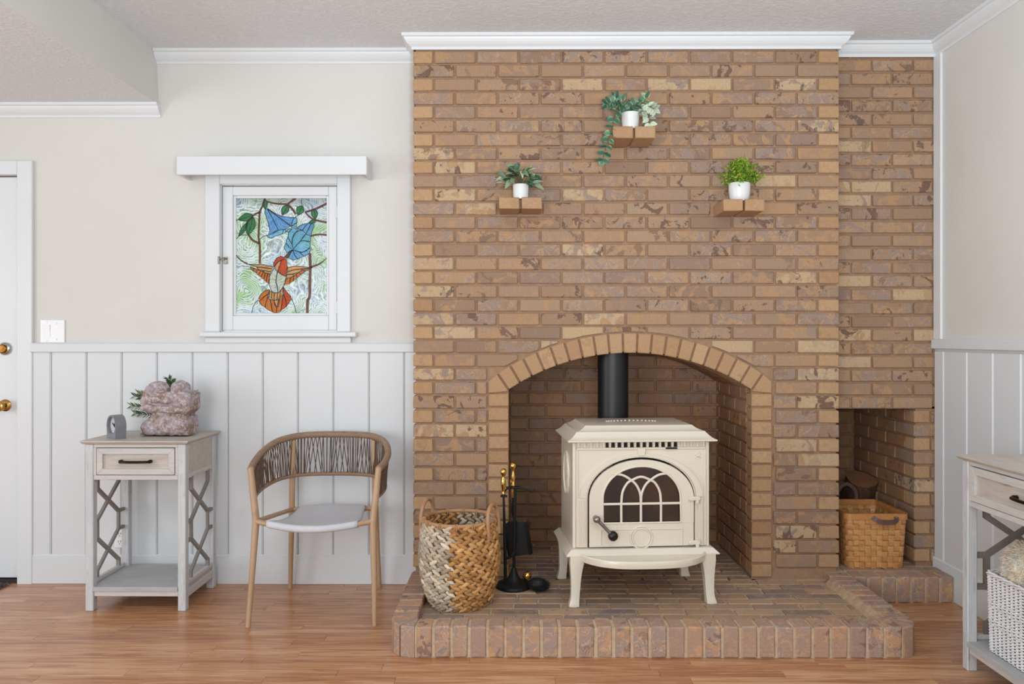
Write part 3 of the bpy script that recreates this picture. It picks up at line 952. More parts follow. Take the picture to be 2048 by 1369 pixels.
# =================================================================== FIREBOX
fb = MB()
T = .1
fb.box(OX1 + RC, OX1 + T, Y_C + .06, Y_FB + .1, 0, 1.2)
fb.box(OX0 - T, OX0 - RC, Y_C + .06, Y_FB + .1, 0, 1.2)
fb.box(OX0 - T, OX1 + T, Y_FB + RC, Y_FB + T, 0, 1.3)
fire = tag(fb.obj('wall_firebox', M['mortar']), 'dark brick inside of the arched firebox behind the stove', 'wall', kind='structure')
n = 16
for k in range(n):
    z0 = FZ + k * .0697 + JN; z1 = FZ + (k + 1) * .0697
    x = OX0 + .004 - (0.1 if k % 2 else 0.0)
    while x < OX1:
        a, b = max(x, OX0 + .002), min(x + .1925, OX1 - .002)
        if b - a > .02 and z0 < arc_z((a + b) / 2, RIN):
            brick(fire, a, b, Y_FB, Y_FB + .05, z0, min(z1, 1.2), 'brick_fire')
        x += .2032
    if z0 < ZSPR + .02:
        for sgn in (-1, 1):
            y = Y_C + .093 + (0.0 if k % 2 else -.1)
            while y < Y_FB:
                a, b = max(y, Y_C + .0935), min(y + .1925, Y_FB - .003)
                if b - a > .02:
                    xx = (OX1, OX1 + .05) if sgn > 0 else (OX0 - .05, OX0)
                    brick(fire, xx[0], xx[1], a, b, z0, z1, 'brick_fire', push=0)
                y += .2032

# =================================================================== RECESS WALL + WOOD ALCOVE
LZ = 0.8827
AX1 = 1.947
Y_AB = 4.56
mb = MB()
mb.box(CX1 - .01, X_W, Y_R + RC, Y_R + .1, LZ, Z_CE)
mb.box(AX1 + RC, X_W, Y_R + RC, Y_AB + .1, 0, LZ + .01)
rec = tag(mb.obj('wall_recess', M['mortar']), 'narrow recessed brick wall beside the chimney over the wood alcove', 'wall', kind='structure')
z = LZ; k = 0
while z < Z_CE - .02:
    z0, z1 = z + JN * .2, min(z + .066 - JN, Z_CE - .03)
    js = [1.741, 1.942] if k % 2 else [1.639, 1.840, 2.040]
    e = [CX1] + js + [X_W - .004]
    for a, b in zip(e, e[1:]):
        a2 = a + JN / 2 if a != CX1 else a; b2 = b - JN / 2 if b < X_W - .01 else b
        if b2 - a2 > .008: brick(rec, a2, b2, Y_R, Y_R + .05, z0, z1, 'brick')
    z += .066; k += 1
k = 0
z = LZ - .0678
while z > HZ - .03:
    z0, z1 = max(z, HZ), z + .0678 - JN
    if k % 2: brick(rec, AX1, AX1 + .102, Y_R, Y_R + .19, z0, z1, 'brick')
    else:
        brick(rec, AX1, AX1 + .076, Y_R, Y_R + .09, z0, z1, 'brick_header')
        brick(rec, AX1 + .085, AX1 + .102, Y_R, Y_R + .05, z0, z1, 'brick')
    y = Y_R + (.1995 if k % 2 else .0995)
    while y < Y_AB:
        b = min(y + .1925, Y_AB - .003)
        if b - y > .02: brick(rec, AX1, AX1 + .05, y, b, z0, z1, 'brick_fire', push=0)
        y += .2032
    z -= .0678; k += 1
mb = MB()
mb.box(CX1 - .05, X_W, Y_AB + RC, Y_AB + .1, 0, LZ + .1)
mb.box(CX1 - .05, X_W, Y_R + .02, Y_AB + .1, LZ + .012, LZ + .1)
alc = tag(mb.obj('wall_alcove', M['mortar']), 'dark brick back of the firewood alcove', 'wall', kind='structure')
for k in range(12):
    z0 = LZ - (k + 1) * .0678
    if z0 < HZ - .04: break
    x = CX1 + (0 if k % 2 else -.1)
    while x < AX1:
        a, b = max(x, CX1), min(x + .1925, AX1 - .003)
        if b - a > .02: brick(alc, a, b, Y_AB, Y_AB + .05, max(z0, HZ), z0 + .0678 - JN, 'brick_fire')
        x += .2032
for k in range(7):   # soldier bricks over the alcove
    brick(alc, CX1 + .002, AX1 - .002, Y_R + .055 + k * .1, Y_R + .145 + k * .1, LZ + .0005, LZ + .04, 'brick_fire', push=0)

# =================================================================== HEARTH
HX0, HX1, HY0 = -0.492, 1.565, 3.03
BW = 0.1
mb = MB()
e = .006
pl = [(HX0 + e, Y_C + .02), (HX0 + e, 3.122), (-.39 + e * .4, HY0 + e), (1.488 - e * .4, HY0 + e), (HX1 - e, 3.115), (HX1 - e, Y_C + .02)]
mb.prism([(HX0 + .05, Y_C + .015), (HX0 + .05, 3.14), (-.34, HY0 + .05), (1.44, HY0 + .05), (HX1 - .05, 3.14), (HX1 - .05, Y_C + .015)], 0, FZ - .006, 'z')
ring_in = [(HX0 + BW, Y_C + .02), (HX0 + BW, HY0 + BW), (HX1 - BW, HY0 + BW), (HX1 - BW, Y_C + .02)]
mb.prism([(HX0 + e, Y_C + .02), (HX0 + e, 3.122), (HX0 + BW - e, HY0 + BW), (HX0 + BW - e, Y_C + .02)], 0, HZ - .005, 'z')
mb.prism([(HX1 - e, Y_C + .02), (HX1 - BW + e, Y_C + .02), (HX1 - BW + e, HY0 + BW), (HX1 - e, 3.115)], 0, HZ - .005, 'z')
mb.prism([(HX0 + e, 3.122), (-.39 + e * .4, HY0 + e), (1.488 - e * .4, HY0 + e), (HX1 - e, 3.115), (HX1 - BW + e, HY0 + BW - e), (HX0 + BW - e, HY0 + BW - e)], 0.0005, HZ - .0052, 'z')
mb.box(OX0 - .02, OX1 + .02, Y_C, Y_FB + .05, 0, FZ - .006)
mb.box(HX1 - .04, X_W - .002, 3.667 + e, Y_AB + .1, 0, HZ - .006)
hearth = tag(mb.obj('hearth', M['mortar_pale']), 'raised brick hearth with an upright brick border under the stove', 'hearth', kind='structure')
PT = 0.0702
# front border
x = -.385
n = int(round((1.486 + .385) / PT)); pt = (1.486 + .385) / n
for i in range(n):
    a = -.385 + i * pt
    brick(hearth, a + .005, a + pt - .005, HY0, HY0 + BW, .001, HZ + random.uniform(-.002, .002), 'brick_hearth', bev=.005, jit=.0016, name='border_brick')
# side borders
for (xa, xb) in ((HX0, HX0 + BW), (HX1 - BW, HX1)):
    y = 3.135
    n = 9; pt = (Y_C - .004 - y) / n
    for i in range(n):
        brick(hearth, xa, xb, y + i * pt + .0045, y + (i + 1) * pt - .0045, .001, HZ + random.uniform(-.002, .002), 'brick_hearth', bev=.005, jit=.0016, name='border_brick')
# cut corner pieces
def cornerpieces(outer, inner):
    for (o0, o1), (i0, i1) in zip(zip(outer, outer[1:]), zip(inner, inner[1:])):
        def L(p, q, t): return (p[0] + (q[0] - p[0]) * t, p[1] + (q[1] - p[1]) * t)
        pl = [L(o0, o1, .07), L(o0, o1, .93), L(i0, i1, .85), L(i0, i1, .15)]
        cx = sum(p[0] for p in pl) / 4; cy = sum(p[1] for p in pl) / 4
        me = MB().prism([(p[0] - cx, p[1] - cy) for p in pl], HZ, .001, 'z', bev=.004).mesh('border_brick', M['brick_hearth'])
        link('border_brick', me, hearth, (cx, cy, 0))
ci = (HX0 + BW + .004, HY0 + BW + .006)
cornerpieces([(HX0, 3.139), (-.478, 3.085), (-.447, 3.045), (-.385, HY0)], [(ci[0] - .012, ci[1] + .006), (ci[0] - .006, ci[1] - .004), (ci[0] - .001, ci[1] - .009), (ci[0] + .008, ci[1] - .012)])
ci = (HX1 - BW - .004, HY0 + BW + .006)
cornerpieces([(HX1, 3.139), (1.556, 3.09), (1.532, 3.05), (1.486, HY0)], [(ci[0] + .012, ci[1] + .006), (ci[0] + .006, ci[1] - .004), (ci[0] + .001, ci[1] - .009), (ci[0] - .008, ci[1] - .012)])
# floor bricks of the hearth and firebox, running bond
y = HY0 + BW + .008; k = 0
while y < Y_FB - .01:
    y1 = min(y + .0575, Y_FB - .002)
    xa, xb = (HX0 + BW + .004, HX1 - BW - .004) if y1 < Y_C - .0 else (OX0 + .004, OX1 - .004)
    x = HX0 - random.uniform(0, .02) + (.1 if k % 2 else 0)
    while x < xb:
        a, b = max(x, xa), min(x + .1935, xb)
        if b - a > .02: 
            o = brick(hearth, a, b, y, y1, FZ - .03, FZ + random.uniform(-.0012, .0012), 'brick_floor', bev=.003, jit=.0012, name='floor_brick', push=0)
        x += .2032
    y += .0668; k += 1
# pale mortar fillet along the inside of the right border
mb = MB().prism([(HX1 - BW - .030, FZ - .002), (HX1 - BW + .002, HZ - .004), (HX1 - BW + .002, FZ - .01)], HY0 + BW + .004, Y_C - .08, 'y')
M['mortar_mid'] = mortar_mat('mortar_fillet', (160, 130, 102), (196, 170, 140))
mb.obj('mortar_fillet', M['mortar_mid'], hearth)
# small hearth before the alcove
x = HX1 + .004; n = 7; pt = (X_W - .018 - x) / n
for i in range(n):
    brick(hearth, x + i * pt + .005, x + (i + 1) * pt - .005, 3.667, 3.667 + BW, .001, HZ + random.uniform(-.002, .002), 'brick_hearth', bev=.005, jit=.0016, name='border_brick')
y = 3.667 + BW + .008; k = 0
while y < Y_AB - .01:
    x = CX1 + .03 - (.1 if k % 2 else 0)
    lim = X_W - .02 if y < Y_R - .06 else AX1 - .004
    while x < lim:
        a, b = max(x, CX1 + .004), min(x + .1935, lim)
        if b - a > .02: brick(hearth, a, b, y, min(y + .0575, Y_AB), HZ - .03, HZ, 'brick_floor', bev=.003, name='floor_brick', push=0)
        x += .2032
    y += .0668; k += 1

# =================================================================== OBJECT MATERIALS
def streak_mat(name, a, b, c, axis=(3, 3, 40), rough=0.6, thr=(0.52, 0.68)):
    t = NT(name)
    co = t.coord('Object', axis)
    n = t.noise(co, 1.6, 5, 0.65, 0.4)
    n2 = t.noise(t.coord('Object'), 6, 3, 0.6)
    x = t.ramp(n, [(0.3, a), (0.6, b)])
    k = t.math('MULTIPLY', t.ramp(n, [(thr[0], (0, 0, 0, 1)), (thr[1], (1, 1, 1, 1))]), t.ramp(n2, [(0.45, (0, 0, 0, 1)), (0.62, (0.8, 0.8, 0.8, 1))]))
    t.col(t.mix(k, x, c))
    t.b.inputs['Roughness'].default_value = rough
    t.bump(n, 0.12, 0.003)
    return t.m
M['greywash'] = streak_mat('grey_washed_wood', (186, 186, 188), (206, 206, 207), (134, 126, 122), (40, 40, 3))
M['greywash_h'] = streak_mat('grey_washed_wood_flat', (190, 185, 180), (206, 201, 196), (150, 140, 132), (3, 40, 40))
M['greytop'] = streak_mat('worn_table_top', (176, 164, 154), (200, 190, 180), (142, 126, 112), (4, 46, 46), 0.5)
M['shelf_grey'] = streak_mat('grey_shelf', (166, 165, 165), (184, 183, 182), (140, 134, 130), (4, 40, 40), 0.5)
M['lattice'] = plain('lattice_grey', (142, 136, 130), 0.6, var=0.08)
M['lattice2'] = plain('lattice_brown', (134, 124, 116), 0.6, var=0.08)
M['bronze'] = plain('dark_bronze', (46, 38, 36), 0.3, 0.85, 0.15, 30)
M['enamel'] = plain('cream_enamel', (226, 215, 196), 0.28, var=0.015, vscale=5, coat=0.3)
M['soot'] = plain('black_iron', (26, 25, 24), 0.55, 0.3, 0.2, 20)
M['pipe'] = plain('black_flue', (22, 22, 23), 0.42, 0.1, 0.1, 8)
M['steel'] = plain('stove_handle_steel', (150, 140, 132), 0.32, 1.0, 0.1, 30)
M['gold'] = plain('polished_brass', (214, 172, 96), 0.14, 1.0, 0.1, 40)
M['rattan'] = streak_mat('rattan_wrap', (132, 104, 82), (154, 124, 100), (98, 76, 60), (12, 12, 30), 0.55)
M['cane'] = streak_mat('varnished_cane', (168, 134, 102), (186, 154, 122), (142, 108, 80), (8, 8, 2), 0.4)
M['cane_brown'] = streak_mat('rattan_pole', (166, 120, 82), (184, 140, 100), (136, 96, 64), (8, 8, 8), 0.45)
M['cord'] = plain('paper_cord', (104, 82, 67), 0.7, var=0.15, vscale=60)
M['sling'] = plain('grey_sling_fabric', (203, 202, 206), 0.75, var=0.02, bump=0.15, bscale=700)
M['ceramic'] = plain('white_ceramic', (222, 222, 219), 0.25, var=0.01)
M['soil'] = plain('dark_soil', (60, 46, 36), 0.95, bump=0.5, bscale=120)
M['leather'] = plain('brown_leather', (98, 72, 62), 0.5, var=0.15, bump=0.1)
M['clock'] = plain('grey_clock_shell', (126, 127, 132), 0.5, var=0.03)
M['clock_face'] = plain('pale_clock_face', (206, 204, 206), 0.5, var=0.02)
M['ink'] = plain('black_print', (22, 22, 26), 0.6)
M['plastic'] = plain('white_plastic', (238, 238, 238), 0.3, var=0.01)
t = NT('stove_glass')
t.col(t.ramp(t.noise(t.coord('Object'), 7, 3), [(0.35, (30, 26, 26)), (0.65, (62, 40, 26))]))
t.b.inputs['Roughness'].default_value = 0.12; t.b.inputs['Coat Weight'].default_value = 0.4
M['stove_glass'] = t.m
t = NT('carved_stone')
co = t.coord()
n = t.noise(co, 14, 4, 0.6, 0.8); n2 = t.noise(co, 70, 5, 0.75)
x = t.ramp(n, [(0.3, (132, 108, 88)), (0.42, (150, 126, 114)), (0.54, (178, 164, 170)), (0.64, (146, 120, 104))])
x = t.mix(t.ramp(n2, [(0.52, (0, 0, 0, 1)), (0.62, (0.8, 0.8, 0.8, 1))]), x, (212, 202, 204))
x = t.mix(t.ramp(n2, [(0.36, (0.6, 0.6, 0.6, 1)), (0.44, (0, 0, 0, 1))]), x, (112, 88, 70))
t.col(x); t.b.inputs['Roughness'].default_value = 0.6
t.bump(n2, 0.6, 0.004)
M['stone'] = t.m
def attr_mat(name, rough=0.7, bump=0.2, spec=0.3):
    """colour stored per piece on the mesh: the dye of each strand"""
    t = NT(name)
    a = t.n('ShaderNodeVertexColor', layer_name='dye')
    n = t.noise(t.coord('Object'), 90, 3, 0.6)
    t.col(t.mix(t.ramp(n, [(0.35, (0.35, 0.35, 0.35, 1)), (0.6, (0, 0, 0, 1))]), a.outputs[0], t.mix(0.5, a.outputs[0], (70, 44, 26))))
    t.b.inputs['Roughness'].default_value = rough
    t.b.inputs['Specular IOR Level'].default_value = spec
    if bump: t.bump(n, bump, 0.003)
    return t.m
M['dyed'] = attr_mat('woven_strand')
def dye(me, cols):  # stores a colour per point: strand tints, leaf and fur colours
    """cols: one rgb per vertex"""
    at = me.color_attributes.new('dye', 'FLOAT_COLOR', 'POINT')
    at.data.foreach_set('color', [v for c in cols for v in lin(c)])

# =================================================================== WALL PLATES
sw = thing('light_switch', (px2x(104, Y_L), Y_L, 1.262), 'white wall plate with one rocker switch beside the door', 'light switch')
MB().bbox(-.061, .061, -.008, 0, -.057, .057, .004).obj('plate', M['plastic'], sw)
MB().bbox(-.046, -.010, -.011, -.007, -.033, .033, .001).obj('rocker', M['plastic'], sw).rotation_euler = (R(4), 0, 0)
for x, z in ((-.028, .047), (-.028, -.047), (.022, .040), (.022, -.040)):
    MB().lathe([(.0032, 0), (.0032, .0095), (.002, .010)], (x, 0, z), 10, 'y').obj('screw', M['chrome'], sw)
ol = thing('power_outlet', (px2x(242, Y_L), Y_L - .012, py2z(1076, Y_L)), 'white power outlet low on the wainscot behind the side table', 'outlet')
MB().bbox(-.028, .028, -.008, 0, -.048, .048, .003).obj('plate', M['plastic'], ol)
for z in (.02, -.02):
    s_ = MB().bbox(-.017, .017, -.011, -.007, z - .014, z + .014, .003).obj('socket', M['plastic'], ol)
    h = MB()
    for x in (-.007, .005): h.box(x, x + .0022, -.0116, -.010, z - .001, z + .009)
    h.lathe([(.0022, .010), (.0022, .0116)], (0, 0, z - .007), 8, 'y')
    h.obj('slot', M['ink'], s_)

# =================================================================== SIDE TABLE + CONSOLE (same family)
def lattice(z, a, b, ia, ib, wd, dp, put):
    """bars in the plane (u along the panel, z up): put(u0,z0,u1,z1)"""
    z0, z1, z2, z3, z4, z5 = z
    A_, B_ = a + ia, b - ib
    put(A_, z0, A_, z1); put(B_, z0, B_, z1)
    put(A_, z1, B_, z2); put(B_, z1, A_, z2)
    put(A_, z2, A_, z3); put(B_, z2, B_, z3)
    put(a, z2, A_, z2); put(b, z2, B_, z2); put(a, z3, A_, z3); put(b, z3, B_, z3)
    put(A_, z3, B_, z4); put(B_, z3, A_, z4)
    put(A_, z4, A_, z5); put(B_, z4, B_, z5)
_barn = [0]
def bar(mb, p, q, half_w, y0, y1, plane):
    """flat bar from p to q in plane 'x' (coords y,z) or 'y' (coords x,z) with thickness y0..y1 along the plane normal"""
    p = Vector(p); q = Vector(q); d = (q - p).normalized(); nrm = Vector((-d.y, d.x)) * half_w
    p = p - d * half_w * .5; q = q + d * half_w * .5
    _barn[0] += 1; dd = .0004 * (_barn[0] % 7); y0 += dd; y1 -= dd
    mb.prism([tuple(p + nrm), tuple(q + nrm), tuple(q - nrm), tuple(p - nrm)], y0, y1, plane)

def make_table(name, loc, rz, label, W, D, H, drawers, zl, leg=.036, matl='lattice', apron=.162, group=None, bw=.0075):
    """front faces -y; x along the width; origin at the floor centre"""
    t = thing(name, loc, label, 'table', rz, group)
    hx, hy = W / 2, D / 2
    zt = H - .016
    zb = zt - apron
    for sx_ in (-1, 1):
        for sy_ in (-1, 1):
            cx, cy = sx_ * (hx - leg / 2), sy_ * (hy - leg / 2)
            MB().bbox(cx - leg / 2, cx + leg / 2, cy - leg / 2, cy + leg / 2, 0, zt - .001, .003).obj('leg', M['greywash'], t)
    # top with moulded edge
    e = .016
    prof = [(0, .016), (0, .010), (-.003, .007), (-.006, .003), (-.012, 0)]
    mb = MB(); vs = []
    for o, z in prof:
        X, Yy = hx + e + o, hy + e + o
        vs += [(-X, -Yy, zt + z), (X, -Yy, zt + z), (X, Yy, zt + z), (-X, Yy, zt + z)]
    fs = [(0, 1, 2, 3), tuple(len(vs) - 4 + i for i in (3, 2, 1, 0))]
    for r in range(len(prof) - 1):
        fs += [(r * 4 + i, r * 4 + (i + 1) % 4, r * 4 + 4 + (i + 1) % 4, r * 4 + 4 + i) for i in range(4)]
    mb.add(vs, fs).obj('table_top', M['greytop'], t)
    # apron: rails, sides, back
    x0, x1 = -hx + leg, hx - leg
    yf_ = -hy + .003
    MB().bbox(x0, x1, yf_, yf_ + .02, zt - .016, zt - .0005, .002).obj('front_rail', M['greywash_h'], t)
    MB().bbox(x0, x1, yf_, yf_ + .02, zb, zb + .021, .002).obj('front_rail', M['greywash_h'], t)
    MB().bbox(x0, x1, hy - .018, hy - .004, zb, zt - .0005, .002).obj('back_panel', M['greytop'], t)
    seg = (x1 - x0) / drawers
    stiles = [(x0, x0 + .012), (x1 - .012, x1)] + [(x0 + seg * i - .015, x0 + seg * i + .015) for i in range(1, drawers)]
    for a_, b_ in stiles:
        MB().bbox(a_, b_, yf_, yf_ + .02, zb + .0212, zt - .0162, .001).obj('stile', M['greywash_h'], t)
    for sx_ in (-1, 1):
        xs_ = sx_ * (hx - .014)
        pn = MB()
        pn.bbox(xs_ - .008, xs_ + .008, -hy + leg, hy - leg, zb + .018, zt - .014, .001)
        pn.obj('side_panel', M['greytop'], t)
        for za, zc in ((zb, zb + .02), (zt - .016, zt - .0006)):
            xc_ = sx_ * (hx - .009)
            MB().bbox(xc_ - .006, xc_ + .006, -hy + leg, hy - leg, za, zc, .002).obj('side_rail', M['greywash_h'], t)
    for i in range(drawers):
        a = x0 + seg * i + (.015 if i == 0 else .018); b = x0 + seg * (i + 1) - (.015 if i == drawers - 1 else .018)
        za, zc = zb + .024, zt - .019
        dw = MB()
        fw = .026
        yd = yf_ - .002
        # mitred frame
        for pl in ([(a, za), (b, za), (b - fw, za + fw), (a + fw, za + fw)], [(b, za + .0006), (b, zc - .0006), (b - fw, zc - fw), (b - fw, za + fw)],
                   [(b, zc), (a, zc), (a + fw, zc - fw), (b - fw, zc - fw)], [(a, zc - .0006), (a, za + .0006), (a + fw, za + fw), (a + fw, zc - fw)]):
            dw.prism(pl, yd, yd + .018, 'y', bev=.0012)
        d = dw.obj('drawer', M['greywash_h'], t)
        MB().box(a + fw - .001, b - fw + .001, yd + .009, yd + .016, za + fw - .001, zc - fw + .001).obj('drawer_panel', M['greytop'], d)
        m_ = (a + b) / 2; zm = (za + zc) / 2
        hd = MB()
        pts = [(m_ - .066, yd + .006, zm), (m_ - .064, yd - .012, zm), (m_ - .05, yd - .02, zm), (m_, yd - .024, zm), (m_ + .05, yd - .02, zm), (m_ + .064, yd - .012, zm), (m_ + .066, yd + .006, zm)]
        hd.tube(smoothpath(pts, 4), [.0085 if abs(i_ - 12) > 8 else .006 for i_ in range(25)], 10)
        hd.obj('drawer_handle', M['bronze'], d, 60)
        MB().box(a + .01, b - .01, yd + .02, hy - .03, za + .002, za + .008).obj('drawer_bottom', M['greytop'], d)
    # shelf and lower rails
    sh_ = MB()
    sh_.prism([(-hx + leg, -hy - .004), (hx - leg, -hy - .004), (hx - leg, -hy + leg), (hx - .006, -hy + leg), (hx - .006, hy - leg), (hx - leg, hy - leg), (hx - leg, hy - .004), (-hx + leg, hy - .004), (-hx + leg, hy - leg), (-hx + .006, hy - leg), (-hx + .006, -hy + leg), (-hx + leg, -hy + leg)], .1095, .0915, 'z', bev=.0015)
    sh_.obj('shelf', M['shelf_grey'], t)
    for ya, yb in ((-hy + .006, -hy + .022), (hy - .022, hy - .006)):
        MB().bbox(-hx + leg, hx - leg, ya, yb, .065, .0912, .002).obj('lower_rail', M['greywash_h'], t)
    for sx_ in (-1, 1):
        xx = sx_ * (hx - .010)
        for za, zc in ((.110, .128), (.055, .0912)):
            MB().bbox(xx - .009, xx + .009, -hy + leg, hy - leg, za, zc, .002).obj('side_lower_rail', M['greywash_h'], t)
        lt_ = MB()
        xa, xb = xx - .008, xx + .008
        z = (zb + .002, zl[0], zl[1], zl[2], zl[3], .127)
        lattice(z, -hy + leg - .002, hy - leg + .002, .05, .05, .008, .016, lambda u0, w0, u1, w1: bar(lt_, (u0, w0), (u1, w1), bw, xa, xb, 'x'))
        lt_.obj('lattice', M[matl], t)
    return t
table = make_table('side_table', (-1.7075, 3.722, 0), 0, 'small grey-washed side table with one drawer, holding the stone carving', .452, .362, .768, 1, (.536, .392, .306, .158))
console = make_table('console_table', (1.667 + .19, 2.955 - .72, 0), R(-90), 'long grey-washed console table with drawers, cut off at the picture edge', 1.44, .38, .793, 2, (.565, .422, .305, .165), matl='lattice2', apron=.168, bw=.0105)

# =================================================================== CLOCK
ck = thing('desk_clock', (-1.835, 3.625, .768), 'small grey desk clock with a pale round face on the side table', 'clock', R(-41))
# local: face looks along -y; shell is a thick ring with a flat foot
def clock_outline(r, zc, n=26, foot=.0455):
    pts = []
    for i in range(n + 1):
        a = R(-14) + (R(208)) * i / n
        pts.append((math.cos(a) * r, zc + math.sin(a) * r))
    pts += [(-foot, 0), (foot, 0)]
    return pts
zc_ = .058
out = clock_outline(.050, zc_)
inn = []
for x, z in out:
    a = math.atan2(z - zc_, x); inn.append((math.cos(a) * .043, zc_ + math.sin(a) * .043))
mb = MB(); n = len(out)
d0, d1 = -.024, .024
vs = [(x, d0, z) for x, z in out] + [(x, d1, z * 1 if True else z) for x, z in out] + [(x, d0, z) for x, z in inn] + [(x, d0 + .016, z) for x, z in inn]
fs = [(i, (i + 1) % n, n + (i + 1) % n, n + i) for i in range(n)]
fs += [(i, 2 * n + i, 2 * n + (i + 1) % n, (i + 1) % n) for i in range(n)]
fs += [(2 * n + i, 3 * n + i, 3 * n + (i + 1) % n, 2 * n + (i + 1) % n) for i in range(n)]
fs += [tuple(range(2 * n - 1, n - 1, -1))]
mb.add(vs, fs).obj('shell', M['clock'], ck, 35)
MB().lathe([(.0, 0), (.0432, 0), (.0432, .003), (0, .003)], (0, d0 + .018, zc_), 32, 'y').obj('dial', M['clock_face'], ck)
hn = MB()
for a, L, w in ((R(38), .030, .0035), (R(20), .024, .003), (R(150), .02, .003), (R(62), .026, .0022), (R(-28), .018, .003)):
    bar(hn, (0.0, zc_), (math.cos(a) * L, zc_ + math.sin(a) * L), w, d0 + .0125, d0 + .0142, 'y')
hn.obj('hand', M['ink'], ck)

# =================================================================== STONE CARVING
def remesh_union(name, parts, voxel, mat, disp=0.0, dscale=20, it=4):
    mb = MB()
    for f_ in parts: f_(mb)
    me = mb.mesh(name + '_src', mat)
    tsc = bpy.data.scenes.new('workbench'); tmp = bpy.data.objects.new('tmp', me); tsc.collection.objects.link(tmp)
    md = tmp.modifiers.new('r', 'REMESH'); md.mode = 'VOXEL'; md.voxel_size = voxel; md.use_smooth_shade = True
    sm = tmp.modifiers.new('s', 'SMOOTH'); sm.iterations = it; sm.factor = 0.5
    with bpy.context.temp_override(scene=tsc, view_layer=tsc.view_layers[0]):
        dg = bpy.context.evaluated_depsgraph_get()
        new = bpy.data.meshes.new_from_object(tmp.evaluated_get(dg))
    bpy.data.objects.remove(tmp, do_unlink=True); bpy.data.scenes.remove(tsc)
    new.name = name
    if disp:
        nrm_ = [v.normal.copy() for v in new.vertices]
        for v, vn in zip(new.vertices, nrm_):
            n_ = noise.noise(v.co * dscale) * .6 + noise.noise(v.co * dscale * 2.3) * .4
            v.co += vn * n_ * disp
    new.materials.clear(); new.materials.append(mat)
    new.polygons.foreach_set('use_smooth', [True] * len(new.polygons))
    return new
def BL(c, r, sc=(1, 1, 1), rot=None): return lambda mb: mb.ball(c, r, 16, sc, rot)
stone_parts = [
    lambda mb: mb.prism([(-.124, 0), (.108, 0), (.112, .03), (.110, .085), (.07, .098), (-.065, .098), (-.088, .06)], -.06, .055, 'y', bev=.012),
    BL((-.075, -.045, .035), .045, (1, .7, .9)), BL((.0, -.055, .05), .05, (1.1, .6, 1)), BL((.075, -.05, .045), .045, (.9, .7, 1)),
    lambda mb: mb.prism([(-.118, .13), (-.08, .102), (.10, .098), (.122, .12), (.124, .196), (.10, .206), (-.10, .196), (-.122, .165)], -.062, .05, 'y', bev=.01),
    BL((-.055, -.01, .212), .050, (1.05, .95, .82)), BL((.050, .0, .216), .047, (1.0, .9, .8)), BL((-.105, -.01, .175), .035, (.7, 1, 1.3)),
    BL((.098, -.052, .165), .034, (.85, .7, 1.15)), BL((-.04, -.07, .168), .024, (1.4, .7, .7)), BL((.018, -.072, .163), .022, (1.3, .7, .7)),
    BL((-.06, -.062, .128), .034, (1.7, .6, .55)), BL((.04, -.062, .122), .036, (1.7, .6, .55)), BL((-.07, -.05, .208), .03, (.9, .8, 1)), BL((.055, -.045, .21), .028, (1, .8, .9))]
stn = remesh_union('stone_carving', stone_parts, .004, M['stone'], .005, 34, it=1)
so = link('stone_carving', stn, None, (-1.634, 3.735, .774))
so.rotation_euler = (0, 0, R(-6))
tag(so, 'rough pink and brown carved stone on the side table', 'stone carving')

# =================================================================== LEAVES
def leaf_mesh(name, L, W, mat, fold=.25, droop=.2, n=5, tip=0.6):
    """leaf along +x from the origin, normal +z"""
    vs = []; fs = []
    for i in range(n + 1):
        u = i / n
        w = W / 2 * math.sin(math.pi * min(1, u ** tip)) ** .8 if 0 < u < 1 else 0.0004
        z = -droop * L * u * u
        vs += [(L * u, -w, z + fold * w), (L * u, 0, z), (L * u, w, z + fold * w)]
    for i in range(n):
        a = i * 3
        fs += [(a, a + 3, a + 4, a + 1), (a + 1, a + 4, a + 5, a + 2)]
    me = MB().add(vs, fs).mesh(name, mat)
    me.polygons.foreach_set('use_smooth', [True] * len(me.polygons))
    return me
def leaf_mat(name, c, edge=None, back=None):
    t = NT(name)
    co = t.coord('Object'); rnd = t.rnd()
    n = t.noise(co, 60, 3, 0.6)
    d = tuple(v * .78 for v in c); e_ = tuple(min(255, v * 1.15) for v in c)
    x = t.ramp(t.math('ADD', t.math('MULTIPLY', n, .5), t.math('MULTIPLY', rnd, .5)), [(0.25, d), (0.75, e_)])
    if edge:
        sp = t.n('ShaderNodeSeparateXYZ'); t.l(co, sp.inputs[0])
        y = t.math('ABSOLUTE', sp.outputs[1])
        x = t.mix(t.ramp(t.math('ADD', t.math('MULTIPLY', y, 60), t.math('MULTIPLY', n, .35)), [(0.55, (0, 0, 0, 1)), (0.8, (0.9, 0.9, 0.9, 1))]), x, edge)
    if back:
        g_ = t.n('ShaderNodeNewGeometry')
        x = t.mix(g_.outputs['Backfacing'], x, back)
    t.col(x); t.b.inputs['Roughness'].default_value = 0.5
    return t.m
M['leaf_euc'] = leaf_mat('eucalyptus_leaf', (74, 114, 86), (150, 176, 136), (176, 190, 170))
M['leaf_dark'] = leaf_mat('dark_green_leaf', (48, 86, 62), (104, 136, 102))
M['leaf_pale'] = leaf_mat('pale_sage_leaf', (176, 192, 166), (206, 214, 196))
M['leaf_sage'] = leaf_mat('sage_leaf', (120, 140, 106), None, (196, 190, 172))
M['leaf_bright'] = leaf_mat('bright_green_leaf', (86, 150, 34))
M['leaf_olive'] = leaf_mat('olive_leaf', (110, 124, 84), (150, 156, 120))
M['stem'] = plain('green_stem', (96, 92, 60), 0.6)
